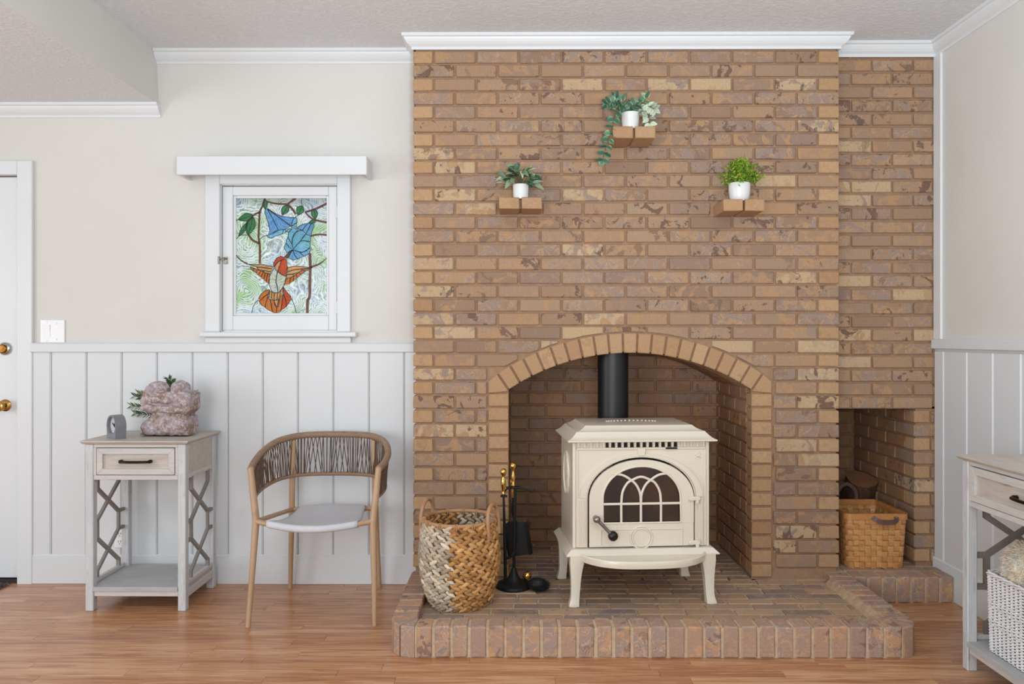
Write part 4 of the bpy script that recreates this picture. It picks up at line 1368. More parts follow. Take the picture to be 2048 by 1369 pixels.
def orient(o, pos, direc, up=(0, 0, 1), roll=0):
    d = Vector(direc).normalized(); u = Vector(up)
    if abs(d.dot(u.normalized())) > .97: u = Vector((0, -1, .2))
    y = u.cross(d).normalized(); z = d.cross(y)
    m = Matrix((d, y, z)).transposed()
    if roll: m = m @ Matrix.Rotation(roll, 3, 'X')
    o.matrix_basis = Matrix.Translation(Vector(pos)) @ m.to_4x4()
def put_leaf(parent, me, pos, direc, up=(0, -.7, .7), roll=0):
    o = link('leaf', me, parent)
    orient(o, pos, direc, up, roll)
    return o
LM = {k: leaf_mesh('leaf', L, W, M[m], fo, dr_, 5, tp) for k, (L, W, m, fo, dr_, tp) in {
    'euc': (.034, .027, 'leaf_euc', .2, .1, .75), 'euc_d': (.036, .030, 'leaf_dark', .2, .1, .75), 'euc_p': (.036, .022, 'leaf_pale', .3, .15, .8),
    'sage': (.052, .022, 'leaf_sage', .3, .35, .8), 'sage_d': (.036, .026, 'leaf_dark', .25, .2, .8), 'sage_p': (.050, .018, 'leaf_pale', .3, .4, .8),
    'olive': (.030, .0065, 'leaf_olive', .3, .15, .8), 'olive_d': (.028, .0075, 'leaf_dark', .3, .1, .8)}.items()}
rl_ = random.Random(11)
# leafy sprigs standing behind the stone
sp = thing('leafy_sprig', (-1.66, 3.842, .768), 'thin leafy green sprigs in a pot behind the stone carving', 'plant')
MB().lathe([(0, 0), (.032, 0), (.038, .07), (.034, .07), (.03, .06), (0, .06)], (0, 0, 0), 20).obj('pot', M['ceramic'], sp, 40)
tips = [(-.185, -.02, .178), (-.195, -.03, .132), (-.178, -.03, .096), (-.022, -.02, .262), (-.005, -.02, .248), (.10, .0, .185), (-.16, -.03, .192)]
st = MB()
for tp in tips:
    P = smoothpath([(0, 0, .05), (tp[0] * .25, tp[1] * .4, .05 + (tp[2] - .05) * .55), (tp[0] * .7, tp[1] * .8, tp[2] * .92), tp], 6)
    st.tube(P, .0018, 5)
    for k in range(6, len(P)):
        p = P[k]; d = (P[k] - P[k - 1]).normalized()
        for s_ in (-1, 1):
            side = d.cross(Vector((0, -1, 0))).normalized() * s_
            put_leaf(sp, LM['olive' if rl_.random() < .6 else 'olive_d'], p, d + side * .8 + Vector((0, rl_.uniform(-.4, .2), 0)), roll=rl_.uniform(-.5, .5))
st.obj('stem', M['stem'], sp)

# =================================================================== LEDGE PLANTS
def pot(name, X, Yp, Z, prof, label, group='potted plants on the brick ledges'):
    t = thing(name, (X, Yp, Z), label, 'plant', 0, group)
    MB().lathe(prof, (0, 0, 0), 32).obj('pot', M['ceramic'], t, 40)
    return t
# 1 top: trailing eucalyptus
p1 = pot('potted_plant', .531, 3.655, 2.1915, [(0, 0), (.034, 0), (.037, .012), (.0405, .045), (.0415, .068), (.043, .072), (.043, .076), (.040, .076), (.038, .06), (0, .058)],
         'white pot with trailing variegated leaves on the highest brick ledge')
MB().lathe([(0, .06), (.038, .06)], (0, 0, 0), 16, cap=False).obj('soil', M['soil'], p1)
st = MB()
for P, kinds in (([(-.01, -.01, .06), (-.04, -.03, .10), (-.075, -.045, .06), (-.09, -.06, 0), (-.105, -.065, -.05), (-.12, -.06, -.10), (-.135, -.06, -.15)], ('euc_d', 'euc_d', 'euc')),
                 ([(-.01, 0, .06), (-.05, -.01, .115), (-.085, -.01, .125), (-.105, -.01, .115)], ('euc', 'euc_d')),
                 ([(0, 0, .06), (-.02, -.01, .10), (-.05, -.005, .14), (-.075, 0, .145)], ('euc', 'euc_d')),
                 ([(.0, 0, .06), (.02, -.02, .10), (.055, -.01, .12), (.07, -.01, .145)], ('euc_p', 'euc')),
                 ([(.01, 0, .06), (.05, -.02, .105), (.085, -.02, .10), (.105, -.02, .09)], ('euc_p',)),
                 ([(.01, 0, .06), (.05, -.03, .08), (.075, -.03, .06), (.085, -.03, .02)], ('euc_p', 'euc_p')),
                 ([(0, -.01, .06), (.0, -.03, .09), (.02, -.03, .11)], ('euc_d',))):
    Q = smoothpath(P, 5)
    st.tube(Q, .0016, 5)
    for k in range(3, len(Q), 3):
        d = (Q[k] - Q[k - 1]).normalized()
        for s_ in (-1, 1):
            if rl_.random() < .92:
                side = d.cross(Vector((0, -1, 0))).normalized() * s_
                put_leaf(p1, LM[rl_.choice(kinds)], Q[k], d * .35 + side + Vector((0, rl_.uniform(-.7, .1), rl_.uniform(-.2, .2))), up=(0, -1, .3), roll=rl_.uniform(-.5, .5))
    put_leaf(p1, LM[kinds[-1]], Q[-1], Q[-1] - Q[-3], up=(0, -1, .2))
for k in range(8):
    a = k / 8 * 6.283
    put_leaf(p1, LM['euc_d'], (math.cos(a) * .012, math.sin(a) * .012, .066), (math.cos(a), math.sin(a), .9), up=(0, -.6, .8))
st.obj('stem', M['stem'], p1)
# 2 left: grey-green bush
p2 = pot('potted_plant', .024, 3.67, 1.8715, [(0, 0), (.0335, 0), (.035, .01), (.0372, .066), (.0365, .069), (.034, .069), (.033, .055), (0, .053)],
         'white cylinder pot with a grey-green leafy bush on the left brick ledge')
MB().lathe([(0, .055), (.033, .055)], (0, 0, 0), 16, cap=False).obj('soil', M['soil'], p2)
st = MB()
for k in range(36):
    a = rl_.uniform(0, 6.283); out_ = rl_.uniform(.015, .085); hgt = .080 + rl_.uniform(.02, .10) * (1 - out_ / .14)
    if k < 8: out_ = rl_.uniform(.07, .098); hgt = rl_.uniform(.06, .10); a = rl_.choice([0, math.pi]) + rl_.uniform(-.7, .7)
    y_ = math.sin(a) * out_ * .55 - .012
    tip_ = Vector((math.cos(a) * out_ - .006, y_, hgt))
    Q = smoothpath([(0, 0, .05), (tip_.x * .4, tip_.y * .5, .06 + hgt * .4), tuple(tip_)], 4)
    st.tube(Q, .0013, 5)
    d = (Q[-1] - Q[-3]).normalized()
    kd = rl_.choice(['sage', 'sage_d', 'sage', 'sage_p', 'sage_d'])
    put_leaf(p2, LM[kd], Q[-2], Vector((math.cos(a), math.sin(a) * .6 - .3, rl_.uniform(-.5, .9))), up=(0, -.7, .7), roll=rl_.uniform(-.6, .6))
    put_leaf(p2, LM[rl_.choice(['sage_d', 'sage'])], Q[-4], d + Vector((rl_.uniform(-1, 1), -.5, rl_.uniform(-.4, .6))), up=(0, -.7, .7), roll=rl_.uniform(-.6, .6))
st.obj('stem', M['stem'], p2)
# 3 right: bright green fine-leaved bush
p3 = pot('potted_plant', 1.036, 3.66, 1.8595, [(0, 0), (.036, 0), (.040, .004), (.045, .022), (.0485, .05), (.0495, .082), (.048, .085), (.0455, .083), (.044, .07), (0, .068)],
         'round white pot with a bright green bush on the right brick ledge')
MB().lathe([(0, .07), (.044, .07)], (0, 0, 0), 16, cap=False).obj('soil', M['soil'], p3)
fol = MB(); cols_ = []
st = MB()
for k in range(60):
    a = rl_.uniform(0, 6.283); th = rl_.uniform(.0, 1.75)
    r_ = .088 * (0.75 + .35 * rl_.random())
    tip_ = Vector((math.sin(th) * math.cos(a) * r_ + .006, math.sin(th) * math.sin(a) * r_ * .75 - .005, .085 + math.cos(th) * r_ * .95 + .018))
    Q = smoothpath([(0, 0, .065), (tip_.x * .35, tip_.y * .35, .07 + (tip_.z - .07) * .6), tuple(tip_)], 4)
    st.tube(Q, .001, 4)
    for q in Q[2:]:
        for j in range(9):
            c = q + Vector((rl_.gauss(0, .009), rl_.gauss(0, .008), rl_.gauss(0, .009)))
            u = Vector((rl_.gauss(0, 1), rl_.gauss(0, 1), rl_.gauss(0, 1))).normalized(); w_ = u.orthogonal().normalized()
            L, Wd = .0075, .0055
            fol.add([c - u * L, c + w_ * Wd + u * .002, c + u * L, c - w_ * Wd + u * .002], [(0, 1, 2, 3)])
            tone = rl_.random()
            cc = (84 + 80 * tone, 138 + 60 * tone, 34 + 20 * tone) if rl_.random() < .75 else (178, 176, 84)
            cols_ += [cc] * 4
M['dyed_leaf'] = attr_mat('fine_leaf', 0.5, 0)
fm = fol.mesh('foliage', M['dyed_leaf'])
dye(fm, cols_)
tag(link('foliage', fm, p3), kind='stuff')
st.obj('stem', M['stem'], p3)

# =================================================================== ARMCHAIR
ch = thing('armchair', (-.876, 3.62, 0), 'rattan armchair with a corded round back and pale grey sling seat', 'chair', 0)
OC = Vector((-.876, 3.62, 0))
def W2(x, y, z): return Vector((x, y, z)) - OC
legs = {'fl': [(-1.135, 3.345, 0), (-1.128, 3.375, .20), (-1.121, 3.405, .43), (-1.124, 3.412, .46), (-1.140, 3.425, .56), (-1.154, 3.437, .655)],
        'fr': [(-.601, 3.368, 0), (-.607, 3.39, .20), (-.616, 3.41, .43), (-.613, 3.414, .46), (-.604, 3.425, .56), (-.597, 3.437, .655)],
        'bl': [(-1.105, 3.872, 0), (-1.095, 3.85, .2), (-1.082, 3.82, .43), (-1.078, 3.815, .60), (-1.074, 3.815, .725)],
        'br': [(-.669, 3.886, 0), (-.675, 3.86, .2), (-.680, 3.83, .43), (-.682, 3.82, .60), (-.684, 3.815, .725)]}
for k, p in legs.items():
    n = len(p)
    rr = [.0105, .0125, .0155, .0155, .0145, .0135] if k[0] == 'f' else [.0105, .0125, .0145, .0145, .013]
    Q = [W2(*q) for q in p]
    m = MB().tube(Q, rr[:n], 14)
    m.ball(Q[-1], .0138, 12)
    m.obj('leg', M['cane'], ch, 50)
def rail_path(z_front, z_back, inset, n=48):
    P = []
    L0, R0 = Vector((-1.154 + inset, 3.437, z_front)), Vector((-.597 - inset, 3.437, z_front))
    ctrl = [(L0.x, 3.437, 0), (-1.168 + inset, 3.53, 0), (-1.165 + inset, 3.64, 0), (-1.125 + inset * .8, 3.76, 0), (-1.03, 3.84 - inset * .5, 0), (-.876, 3.862 - inset * .6, 0),
            (-.725, 3.84 - inset * .5, 0), (-.632 - inset * .8, 3.76, 0), (-.588 - inset, 3.64, 0), (-.584 - inset, 3.53, 0), (R0.x, 3.437, 0)]
    Q = smoothpath(ctrl, 8)
    out = []
    for q in Q:
        t = max(0, min(1, (q.y - 3.437) / .42))
        s = t * t * (3 - 2 * t) * .6 + t * .4
        out.append(W2(q.x, q.y, z_front + (z_back - z_front) * s))
    return out
top_r = rail_path(.658, .757, 0)
low_r = rail_path(.530, .566, .014)
MB().tube(top_r, .0152, 14).obj('top_rail', M['rattan'], ch, 50)
MB().tube(low_r, .0095, 12).obj('lower_rail', M['rattan'], ch, 50)
cd = MB()
n = len(top_r)
def samp(P, t):
    t = max(0, min(1, t)) * (len(P) - 1); i = min(int(t), len(P) - 2); return P[i].lerp(P[i + 1], t - i)
NC = 86
for i in range(NC):
    t0 = .012 + .976 * i / (NC - 1)
    for sg, off in ((1, .006), (-1, -.006)):
        sl = sg * (.010 + .010 * math.sin(i * .9))
        a = samp(top_r, t0); b = samp(low_r, t0 + sl)
        nv = Vector((a.x, a.y + .05, 0)).normalized() * off
        cd.tube([a + nv * 1.3 + Vector((0, 0, .004)), a.lerp(b, .5) + nv * .6, b + nv], .0021, 5)
tag(cd.obj('woven_cord', M['cord'], ch), kind='stuff')
# seat frame + sling
fr_l, fr_r = Vector((-1.121, 3.405, .437)), Vector((-.616, 3.41, .437))
bk_l, bk_r = Vector((-1.083, 3.822, .398)), Vector((-.681, 3.832, .398))
def front_rail(t):
    p = fr_l.lerp(fr_r, t); b = math.sin(math.pi * t); return p + Vector((0, -.062 * b, -.020 * b))
def back_rail(t):
    p = bk_l.lerp(bk_r, t); b = math.sin(math.pi * t); return p + Vector((0, .02 * b, .006 * b))
MB().tube([front_rail(i / 20) - OC for i in range(21)], .0115, 12).obj('seat_rail', M['cane'], ch, 50)
MB().tube([back_rail(i / 20) - OC for i in range(21)], .0115, 12).obj('seat_rail', M['cane'], ch, 50)
MB().tube([fr_l - OC, bk_l - OC], .0105, 12).obj('seat_rail', M['cane'], ch, 50)
MB().tube([fr_r - OC, bk_r - OC], .0105, 12).obj('seat_rail', M['cane'], ch, 50)
sl = MB(); NU, NV_ = 24, 20
RS = .0145
cols2 = []
for i in range(NU + 1):
    u = .11 + .77 * i / NU
    a, b = front_rail(u), back_rail(u)
    col_ = []
    col_.append(a + Vector((0, .035, -RS - .002)))
    for k in range(8):                                 # wrap round the front rail
        an = R(-90 - 180 * k / 7)
        col_.append(a + Vector((0, math.cos(an) * RS, math.sin(an) * RS)))
    for j in range(1, NV_):
        v = j / NV_
        p = a.lerp(b, v); p.z += RS - .030 * math.sin(math.pi * v) * (1 - .25 * abs(2 * u - 1) ** 2)
        col_.append(p)
    for k in range(8):
        an = R(90 - 180 * k / 7)
        col_.append(b + Vector((0, math.cos(an) * RS, math.sin(an) * RS)))
    cols2.append(col_)
n_ = len(cols2[0])
vs = [p - OC for c_ in cols2 for p in c_]
fs = [(i * n_ + j, i * n_ + j + 1, (i + 1) * n_ + j + 1, (i + 1) * n_ + j) for i in range(NU) for j in range(n_ - 1)]
sl.add(vs, fs)
so_ = sl.obj('sling_seat', M['sling'], ch, 60)
md = so_.modifiers.new('thickness', 'SOLIDIFY'); md.thickness = .0025; md.offset = 0

# =================================================================== WOVEN ROUND BASKET
BK = Vector((-.2415, 3.405, FZ))
bk = thing('woven_basket', tuple(BK), 'round braided basket with two loop handles on the hearth, half pale half honey', 'basket', 0)
prof_ = smoothpath([(.112, 0, 0), (.138, 0, .045), (.158, 0, .11), (.168, 0, .19), (.166, 0, .26), (.157, 0, .33), (.152, 0, .362)], 8)
def br(z):
    for a, b in zip(prof_, prof_[1:]):
        if a.z <= z <= b.z + 1e-6: return a.x + (b.x - a.x) * (z - a.z) / (b.z - a.z)
    return prof_[-1].x
wv = MB(); wc = []
rb = random.Random(5)
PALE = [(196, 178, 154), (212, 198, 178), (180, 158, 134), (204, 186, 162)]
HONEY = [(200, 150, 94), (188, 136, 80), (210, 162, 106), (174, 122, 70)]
def strand(c, tang, up_, nrm, L, Wd, Th, col):
    # low-poly almond
    n = 6; vs = []; fs = []
    rings = [(-1, 0.12), (-.55, .8), (0, 1.0), (.55, .8), (1, .12)]
    for s_, w in rings:
        for k in range(n):
            a = 2 * math.pi * k / n
            vs.append(c + tang * (s_ * L) + up_ * (math.cos(a) * Wd * w) + nrm * (math.sin(a) * Th * w))
    for r in range(len(rings) - 1):
        for k in range(n):
            fs.append((r * n + k, r * n + (k + 1) % n, (r + 1) * n + (k + 1) % n, (r + 1) * n + k))
    wv.add(vs, fs)
    wc.extend([col] * len(vs))
rows = 13
for r in range(rows):
    z = .010 + (.350 - .010) * r / (rows - 1)
    N = 27
    for half_ in (0, 1):
        zz = z + (.0068 if half_ else -.0068)
        for k in range(N):
            a = 2 * math.pi * (k + .5 * (r % 2) + .25 * half_ + rb.uniform(-.12, .12)) / N
            rad = br(max(0, min(.36, zz))) + rb.uniform(-.002, .003)
            nrm = Vector((math.cos(a), math.sin(a), 0)); tg = Vector((-math.sin(a), math.cos(a), 0))
            up_ = Vector((0, 0, 1))
            s_ = 1 if half_ else -1
            tl = (tg * .86 + up_ * .5 * s_).normalized(); tu = nrm.cross(tl)
            # strand colour set by angle, in quarters: pale / honey
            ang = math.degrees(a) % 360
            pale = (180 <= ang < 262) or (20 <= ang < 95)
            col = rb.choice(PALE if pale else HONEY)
            j = rb.uniform(.85, 1.08)
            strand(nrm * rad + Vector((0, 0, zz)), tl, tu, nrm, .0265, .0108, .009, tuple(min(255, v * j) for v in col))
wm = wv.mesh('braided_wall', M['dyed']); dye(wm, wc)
wm.polygons.foreach_set('use_smooth', [True] * len(wm.polygons))
tag(link('braided_wall', wm, bk), kind='stuff')
ln = MB()
ln.lathe([(.0, .004), (.107, .004), (.1545, .11), (.1645, .19), (.1625, .26), (.1535, .33), (.150, .355), (.1515, .355), (.155, .33), (.164, .26), (.166, .19), (.156, .11), (.110, .0), (0, 0)], (0, 0, 0), 40, cap=False)
M['basket_core'] = plain('basket_core', (112, 78, 48), 0.9)
ln.obj('inner_wall', M['basket_core'], bk, 60)
rim = [(math.cos(2 * math.pi * i / 48) * .153, math.sin(2 * math.pi * i / 48) * .153, .366) for i in range(48)]
MB().tube(rim, .0085, 10, closed=True).obj('rim', M['cane_brown'], bk, 60)
wr_ = MB()
for i in range(14):
    a = 2 * math.pi * i / 14 + .2
    c = Vector((math.cos(a) * .153, math.sin(a) * .153, .362)); tg = Vector((-math.sin(a), math.cos(a), 0)); nn = Vector((math.cos(a), math.sin(a), 0))
    for q in (-.004, .004):
        wr_.tube([c + tg * q + nn * math.cos(b) * .0112 + Vector((0, 0, math.sin(b) * .014)) for b in [2 * math.pi * k / 12 for k in range(12)]], .0024, 5, closed=True)
wr_.obj('rim_binding', M['cane_brown'], bk)
for a in (R(158), R(-22)):
    c = Vector((math.cos(a) * .155, math.sin(a) * .155, .355)); tg = Vector((-math.sin(a), math.cos(a), 0)); nn = Vector((math.cos(a), math.sin(a), 0))
    P = smoothpath([c - tg * .052 - Vector((0, 0, .05)) + nn * .006, c - tg * .054 + Vector((0, 0, .015)) + nn * .003, c - tg * .04 + Vector((0, 0, .062)), c + Vector((0, 0, .082)),
                    c + tg * .04 + Vector((0, 0, .062)), c + tg * .054 + Vector((0, 0, .015)) + nn * .003, c + tg * .052 - Vector((0, 0, .05)) + nn * .006], 6)
    MB().tube(P, .0085, 10).obj('loop_handle', M['cane_brown'], bk, 60)

# =================================================================== FIREPLACE TOOLS
TX, TY = -.008, 3.625
ts = thing('tool_stand', (TX, TY, FZ), 'black fireplace tool stand with round base and brass finial', 'tool stand', 0, 'fireplace tools')
MB().lathe([(0, 0), (.080, 0), (.084, .006), (.082, .016), (.070, .022), (.045, .028), (.03, .04), (.018, .062), (.011, .085), (.007, .09)], (0, 0, 0), 40).obj('base', M['soot'], ts, 40)
MB().tube([(0, 0, .08), (.002, 0, .25), (.006, 0, .455)], .0068, 10).obj('pole', M['soot'], ts, 50)
hk = MB()
hk.bbox(-.02, .03, -.012, .012, .452, .462, .003)
for q in ([(.0, 0, .457), (-.03, -.02, .455), (-.045, -.03, .440), (-.05, -.034, .452)], [(.0, 0, .457), (.05, 0, .450), (.085, -.004, .442), (.095, -.004, .452)], [(0, 0, .457), (-.02, .03, .455), (-.03, .05, .442), (-.033, .055, .452)]):
    hk.tube(smoothpath(q, 5), .004, 8)
hk.obj('hook', M['soot'], ts, 50)
MB().lathe([(0, 0), (.010, 0), (.012, .006), (.007, .012), (.009, .03), (.0115, .045), (.0085, .06), (.0055, .072), (.007, .078), (.0125, .086), (.0145, .094), (.0125, .104), (.006, .110), (0, .111)], (-.003, 0, .462), 20).obj('finial', M['gold'], ts, 50)
def handle_prof(): return [(0, 0), (.008, 0), (.010, .005), (.006, .011), (.007, .02), (.0115, .045), (.0125, .06), (.009, .075), (.006, .084), (.008, .089), (.013, .097), (.0148, .105), (.013, .114), (.006, .120), (0, .121)]
pk = thing('fire_poker', (TX - .046, TY - .035, FZ), 'black fire poker with a tall brass ball handle, hung on the stand', 'poker', 0, 'fireplace tools')
MB().tube([(.012, 0, .012), (.008, 0, .03), (.006, 0, .2), (0, 0, .425)], [.003, .0075, .0075, .005], 10).obj('shaft', M['soot'], pk, 50)
MB().tube(smoothpath([(.008, 0, .14), (.03, -.004, .15), (.05, -.006, .175)], 5), [.006] * 8 + [.0055] * 2 + [.003], 8).obj('barb', M['soot'], pk, 50)
MB().lathe(handle_prof(), (-.001, 0, .43), 20).obj('handle', M['gold'], pk, 50)
MB().bbox(-.014, .016, -.006, .006, .420, .430, .002).obj('collar', M['soot'], pk)
sv = thing('ash_shovel', (TX + .045, TY + .05, FZ), 'black ash shovel with brass handle hanging behind the stand', 'shovel', 0, 'fireplace tools')
sb = MB()
rot = Matrix.Rotation(R(-9), 3, 'Y')
def SP(x, y, z): return rot @ Vector((x, y, z)) + Vector((-.018, 0, .14))
pl = [(-.052, -.006, .05), (-.045, -.006, .145), (-.03, -.002, .155), (.03, -.002, .155), (.045, -.006, .145), (.06, -.006, -.008), (-.052, -.006, -.008)]
fr_ = [SP(x, y, z) for x, y, z in pl]; bkk = [SP(x, y + .004, z) for x, y, z in pl]
sb.add(fr_ + bkk, [tuple(range(7)), tuple(range(13, 6, -1))] + [(i, (i + 1) % 7, 7 + (i + 1) % 7, 7 + i) for i in range(7)])
for xa, xb in ((-.054, -.045), (.045, .06)):
    q = [SP(xa if k == 0 else xb, -.022 if k == 0 else -.004, z) for z in (-.008, .145) for k in (0, 1)]
    q2 = [v + Vector((.002, .003, 0)) for v in q]
    sb.add(q + q2, [(0, 1, 3, 2), (4, 6, 7, 5), (0, 4, 5, 1), (2, 3, 7, 6), (0, 2, 6, 4), (1, 5, 7, 3)])
sb.obj('blade', M['soot'], sv)
MB().tube([SP(0, .003, .14), SP(-.004, .0, .2), (-.048, -.02, .405)], .0045, 8).obj('shaft', M['soot'], sv, 50)
MB().lathe([(0, 0), (.006, 0), (.007, .01), (.009, .03), (.006, .05), (.0075, .058), (.012, .066), (.0135, .074), (.011, .083), (0, .088)], (-.05, -.02, .405), 18).obj('handle', M['gold'], sv, 50)
bh = thing('hearth_brush', (TX + .078, TY - .062, FZ), 'black bristled hearth brush with brass cap lying against the stand base', 'brush', R(-10), 'fireplace tools')
bb = MB(); rb2 = random.Random(2)
bb.ball((.028, 0, .034), .034, 16, (1.35, .8, .9))
for k in range(900):
    u = Vector((abs(rb2.gauss(.7, .5)), rb2.gauss(0, .6), rb2.gauss(-.1, .5))).normalized()
    s0 = Vector((.02, 0, .034)) + Vector((u.x * .02, u.y * .02, u.z * .02)); e0 = Vector((.024 + u.x * .068, u.y * .034, max(.001, .034 + u.z * .036)))
    w_ = u.orthogonal().normalized() * .0012
    bb.add([s0 - w_, s0 + w_, e0], [(0, 1, 2)])
tag(bb.obj('bristle', M['soot'], bh), kind='stuff')
MB().lathe([(0, -.012), (.014, -.01), (.02, 0), (.022, .012), (.014, .022), (0, .024)], (-.016, .012, .062), 18, rot=Matrix.Rotation(R(-35), 3, 'Y')).obj('brass_cap', M['gold'], bh, 50)

# =================================================================== WOOD STOVE
sto = thing('wood_stove', (.532, 3.61, FZ), 'cream enamel cast iron wood stove with arched glass door on the hearth', 'stove', R(4.3))
ZS = FZ       # stove heights below are measured from the room floor
def SZ(z): return z - ZS
EN = M['enamel']
XO = -.002
# body
BXH, BY0, BY1 = .299, -.19, .18
mb = MB()
mb.bbox(XO - BXH, XO - BXH + .02, BY0 + .012, BY1, SZ(.322), SZ(.782), .004)
mb.bbox(XO + BXH - .02, XO + BXH, BY0 + .012, BY1, SZ(.322), SZ(.782), .004)
mb.bbox(XO - BXH + .01, XO + BXH - .01, BY1 - .015, BY1, SZ(.322), SZ(.782), .004)
mb.obj('body', EN, sto)
MB().box(XO - BXH + .021, XO + BXH - .021, BY0 + .028, BY1 - .02, SZ(.33), SZ(.775)).obj('firebox', M['soot'], sto)
# front corner posts
for s_ in (-1, 1):
    MB().bbox(XO + s_ * .292 - .0075, XO + s_ * .292 + .0075, BY0 - .002, BY0 + .02, SZ(.324), SZ(.778), .003).obj('corner_post', EN, sto)
# front plate with an arched hole: spandrels built as strips
def arch_pts(hw, zb, zt, n=24, spring=None):
    """arched outline: semi-ellipse over straight jambs; returns from left foot over the top to right foot"""
    sp_ = spring if spring is not None else zb + (zt - zb) * .45
    pts = [(-hw, zb), (-hw, sp_)]
    for i in range(1, n):
        a = math.pi * (1 - i / n)
        pts.append((math.cos(a) * hw, sp_ + math.sin(a) * (zt - sp_)))
    pts += [(hw, sp_), (hw, zb)]
    return pts
def band(outer, inner, y0, y1, dx=0.0):
    """closed ring-like strip between two arch outlines of equal length, with depth"""
    m = MB(); n = len(outer)
    vs = [(x + dx, y0, SZ(z)) for x, z in outer] + [(x + dx, y0, SZ(z)) for x, z in inner] + [(x + dx, y1, SZ(z)) for x, z in outer] + [(x + dx, y1, SZ(z)) for x, z in inner]
    fs = []
    for i in range(n - 1):
        fs += [(i, i + 1, n + i + 1, n + i), (2 * n + i, 3 * n + i, 3 * n + i + 1, 2 * n + i + 1), (i, 2 * n + i, 2 * n + i + 1, i + 1), (n + i, n + i + 1, 3 * n + i + 1, 3 * n + i)]
    for e_ in (0, n - 1):
        fs.append((e_, n + e_, 3 * n + e_, 2 * n + e_))
    return m.add(vs, fs)
door_out = arch_pts(.2345, .326, .712, 28, .535)
plate_w, plate_t = .284, .752
po = []
for x, z in door_out:
    if z <= .536: po.append((math.copysign(plate_w, x), z))
    else:
        a = math.atan2(z - .535, x)
        # project onto the rectangle
        k = min(plate_w / max(1e-6, abs(math.cos(a))), (plate_t - .535) / max(1e-6, math.sin(a)))
        po.append((math.cos(a) * k, .535 + math.sin(a) * k))
band(po, door_out, BY0, BY0 + .016, XO).obj('front_plate', EN, sto, 30)
fb_ = MB()
fb_.bbox(XO - .284, XO + .284, BY0 - .006, BY0 + .016, SZ(.7455), SZ(.7555), .003)
fb_.bbox(XO - .2845, XO - .2765, BY0 - .006, BY0 + .001, SZ(.33), SZ(.745), .002)
fb_.bbox(XO + .2765, XO + .2845, BY0 - .006, BY0 + .001, SZ(.33), SZ(.745), .002)
fb_.obj('front_frame', EN, sto)
# raised arch relief
ro_, ri_ = arch_pts(.268, .54, .729, 28, .541), arch_pts(.240, .54, .716, 28, .541)
band(ro_, ri_, BY0 - .0085, BY0 + .002, XO).obj('arch_relief', EN, sto, 30)
MB().prism([(XO - .020, SZ(.752)), (XO + .018, SZ(.752)), (XO + .0135, SZ(.720)), (XO - .0155, SZ(.720))], BY0 - .012, BY0 + .004, 'y', bev=.002).obj('keystone', EN, sto)
# dentils: slots between small blocks
MB().box(XO - .285, XO + .285, BY0 + .012, BY0 + .02, SZ(.752), SZ(.782)).obj('vent_back', M['soot'], sto)
for i in range(21):
    x = XO - .274 + .548 * i / 20
    MB().prism([(x - .0058, SZ(.782)), (x + .0058, SZ(.782)), (x + .0048, SZ(.756)), (x - .0048, SZ(.756))], BY0 - .004, BY0 + .014, 'y', bev=.0015).obj('dentil', EN, sto)
for xa, xb in ((-.284, -.155), (.17, .284)):
    MB().box(XO + xa, XO + xb, BY0 + .005, BY0 + .0125, SZ(.755), SZ(.782)).obj('vent_blank', EN, sto)
MB().bbox(XO + .105, XO + .155, BY0 - .016, BY0 - .004, SZ(.749), SZ(.755), .002).obj('air_lever', M['soot'], sto)
# rose emblem in the corner
em = MB(); ec = (XO + .250, .722)
for i in range(6):
    a = i * math.pi / 3
    em.ball((ec[0] + math.cos(a) * .007, BY0 - .001, SZ(ec[1]) + math.sin(a) * .007), .0055, 8, (1, .8, 1))
em.ball((ec[0], BY0 - .002, SZ(ec[1])), .005, 8, (1, .5, 1))
for s_ in (-1, 1): em.ball((ec[0] + s_ * .01, BY0 - .001, SZ(ec[1]) - .014), .006, 8, (1.2, .4, .5))
em.tube([(ec[0] - .003, BY0 - .001, SZ(ec[1]) - .01), (ec[0] - .012, BY0 - .001, SZ(ec[1]) - .03)], .0018, 6)
em.obj('rose_emblem', EN, sto, 60)
# fluted pilasters
for xc in (-.2595, .2535):
    f2 = MB()
    f2.bbox(XO + xc - .019, XO + xc + .019, BY0 - .006, BY0 + .004, SZ(.328), SZ(.54), .002)
    for j in range(6):
        x = XO + xc - .0135 + j * .0054
        f2.tube([(x, BY0 - .006, SZ(.336)), (x, BY0 - .006, SZ(.53))], .0021, 6)
    f2.obj('pilaster', EN, sto)
# door
DY = BY0 - .010
od = arch_pts(.2285, .4305, .7035, 32, .535)
gl_ = arch_pts(.170, .4305, .675, 32, .535)
gl_[0] = (-.170, .4305); gl_[-1] = (.170, .4305)
dr_ = band(od, gl_, DY, DY + .018, XO)
dr_.bbox(XO - .2285, XO + .2285, DY, DY + .018, SZ(.329), SZ(.4303), .0015)
sdoor = dr_.obj('stove_door', EN, sto, 30)
bead = [(x + XO, DY + .001, SZ(z)) for x, z in gl_]
MB().tube(bead + [bead[0]], .0045, 8).obj('glass_bead', EN, sdoor, 60)
MB().box(XO - .176, XO + .176, DY + .011, DY + .014, SZ(.425), SZ(.68)).obj('door_glass', M['stove_glass'], sdoor)
mt_ = MB()
MR = .0058
def mtube(P): mt_.tube([(x + XO, DY + .004, SZ(z)) for x, z in P], MR, 8)
zm_ = .513
mtube([(-.172, zm_), (.172, zm_)])
for x in (-.089, -.003, .085):
    mtube([(x, .428), (x, zm_)])
def q_(pts): return [(p.x, p.z) for p in smoothpath([(x, 0, z) for x, z in pts], 6)]
mtube(q_([(-.089, zm_), (-.084, .562), (-.066, .598), (-.046, .613), (-.003, .629), (.042, .613), (.062, .598), (.080, .562), (.085, zm_)]))
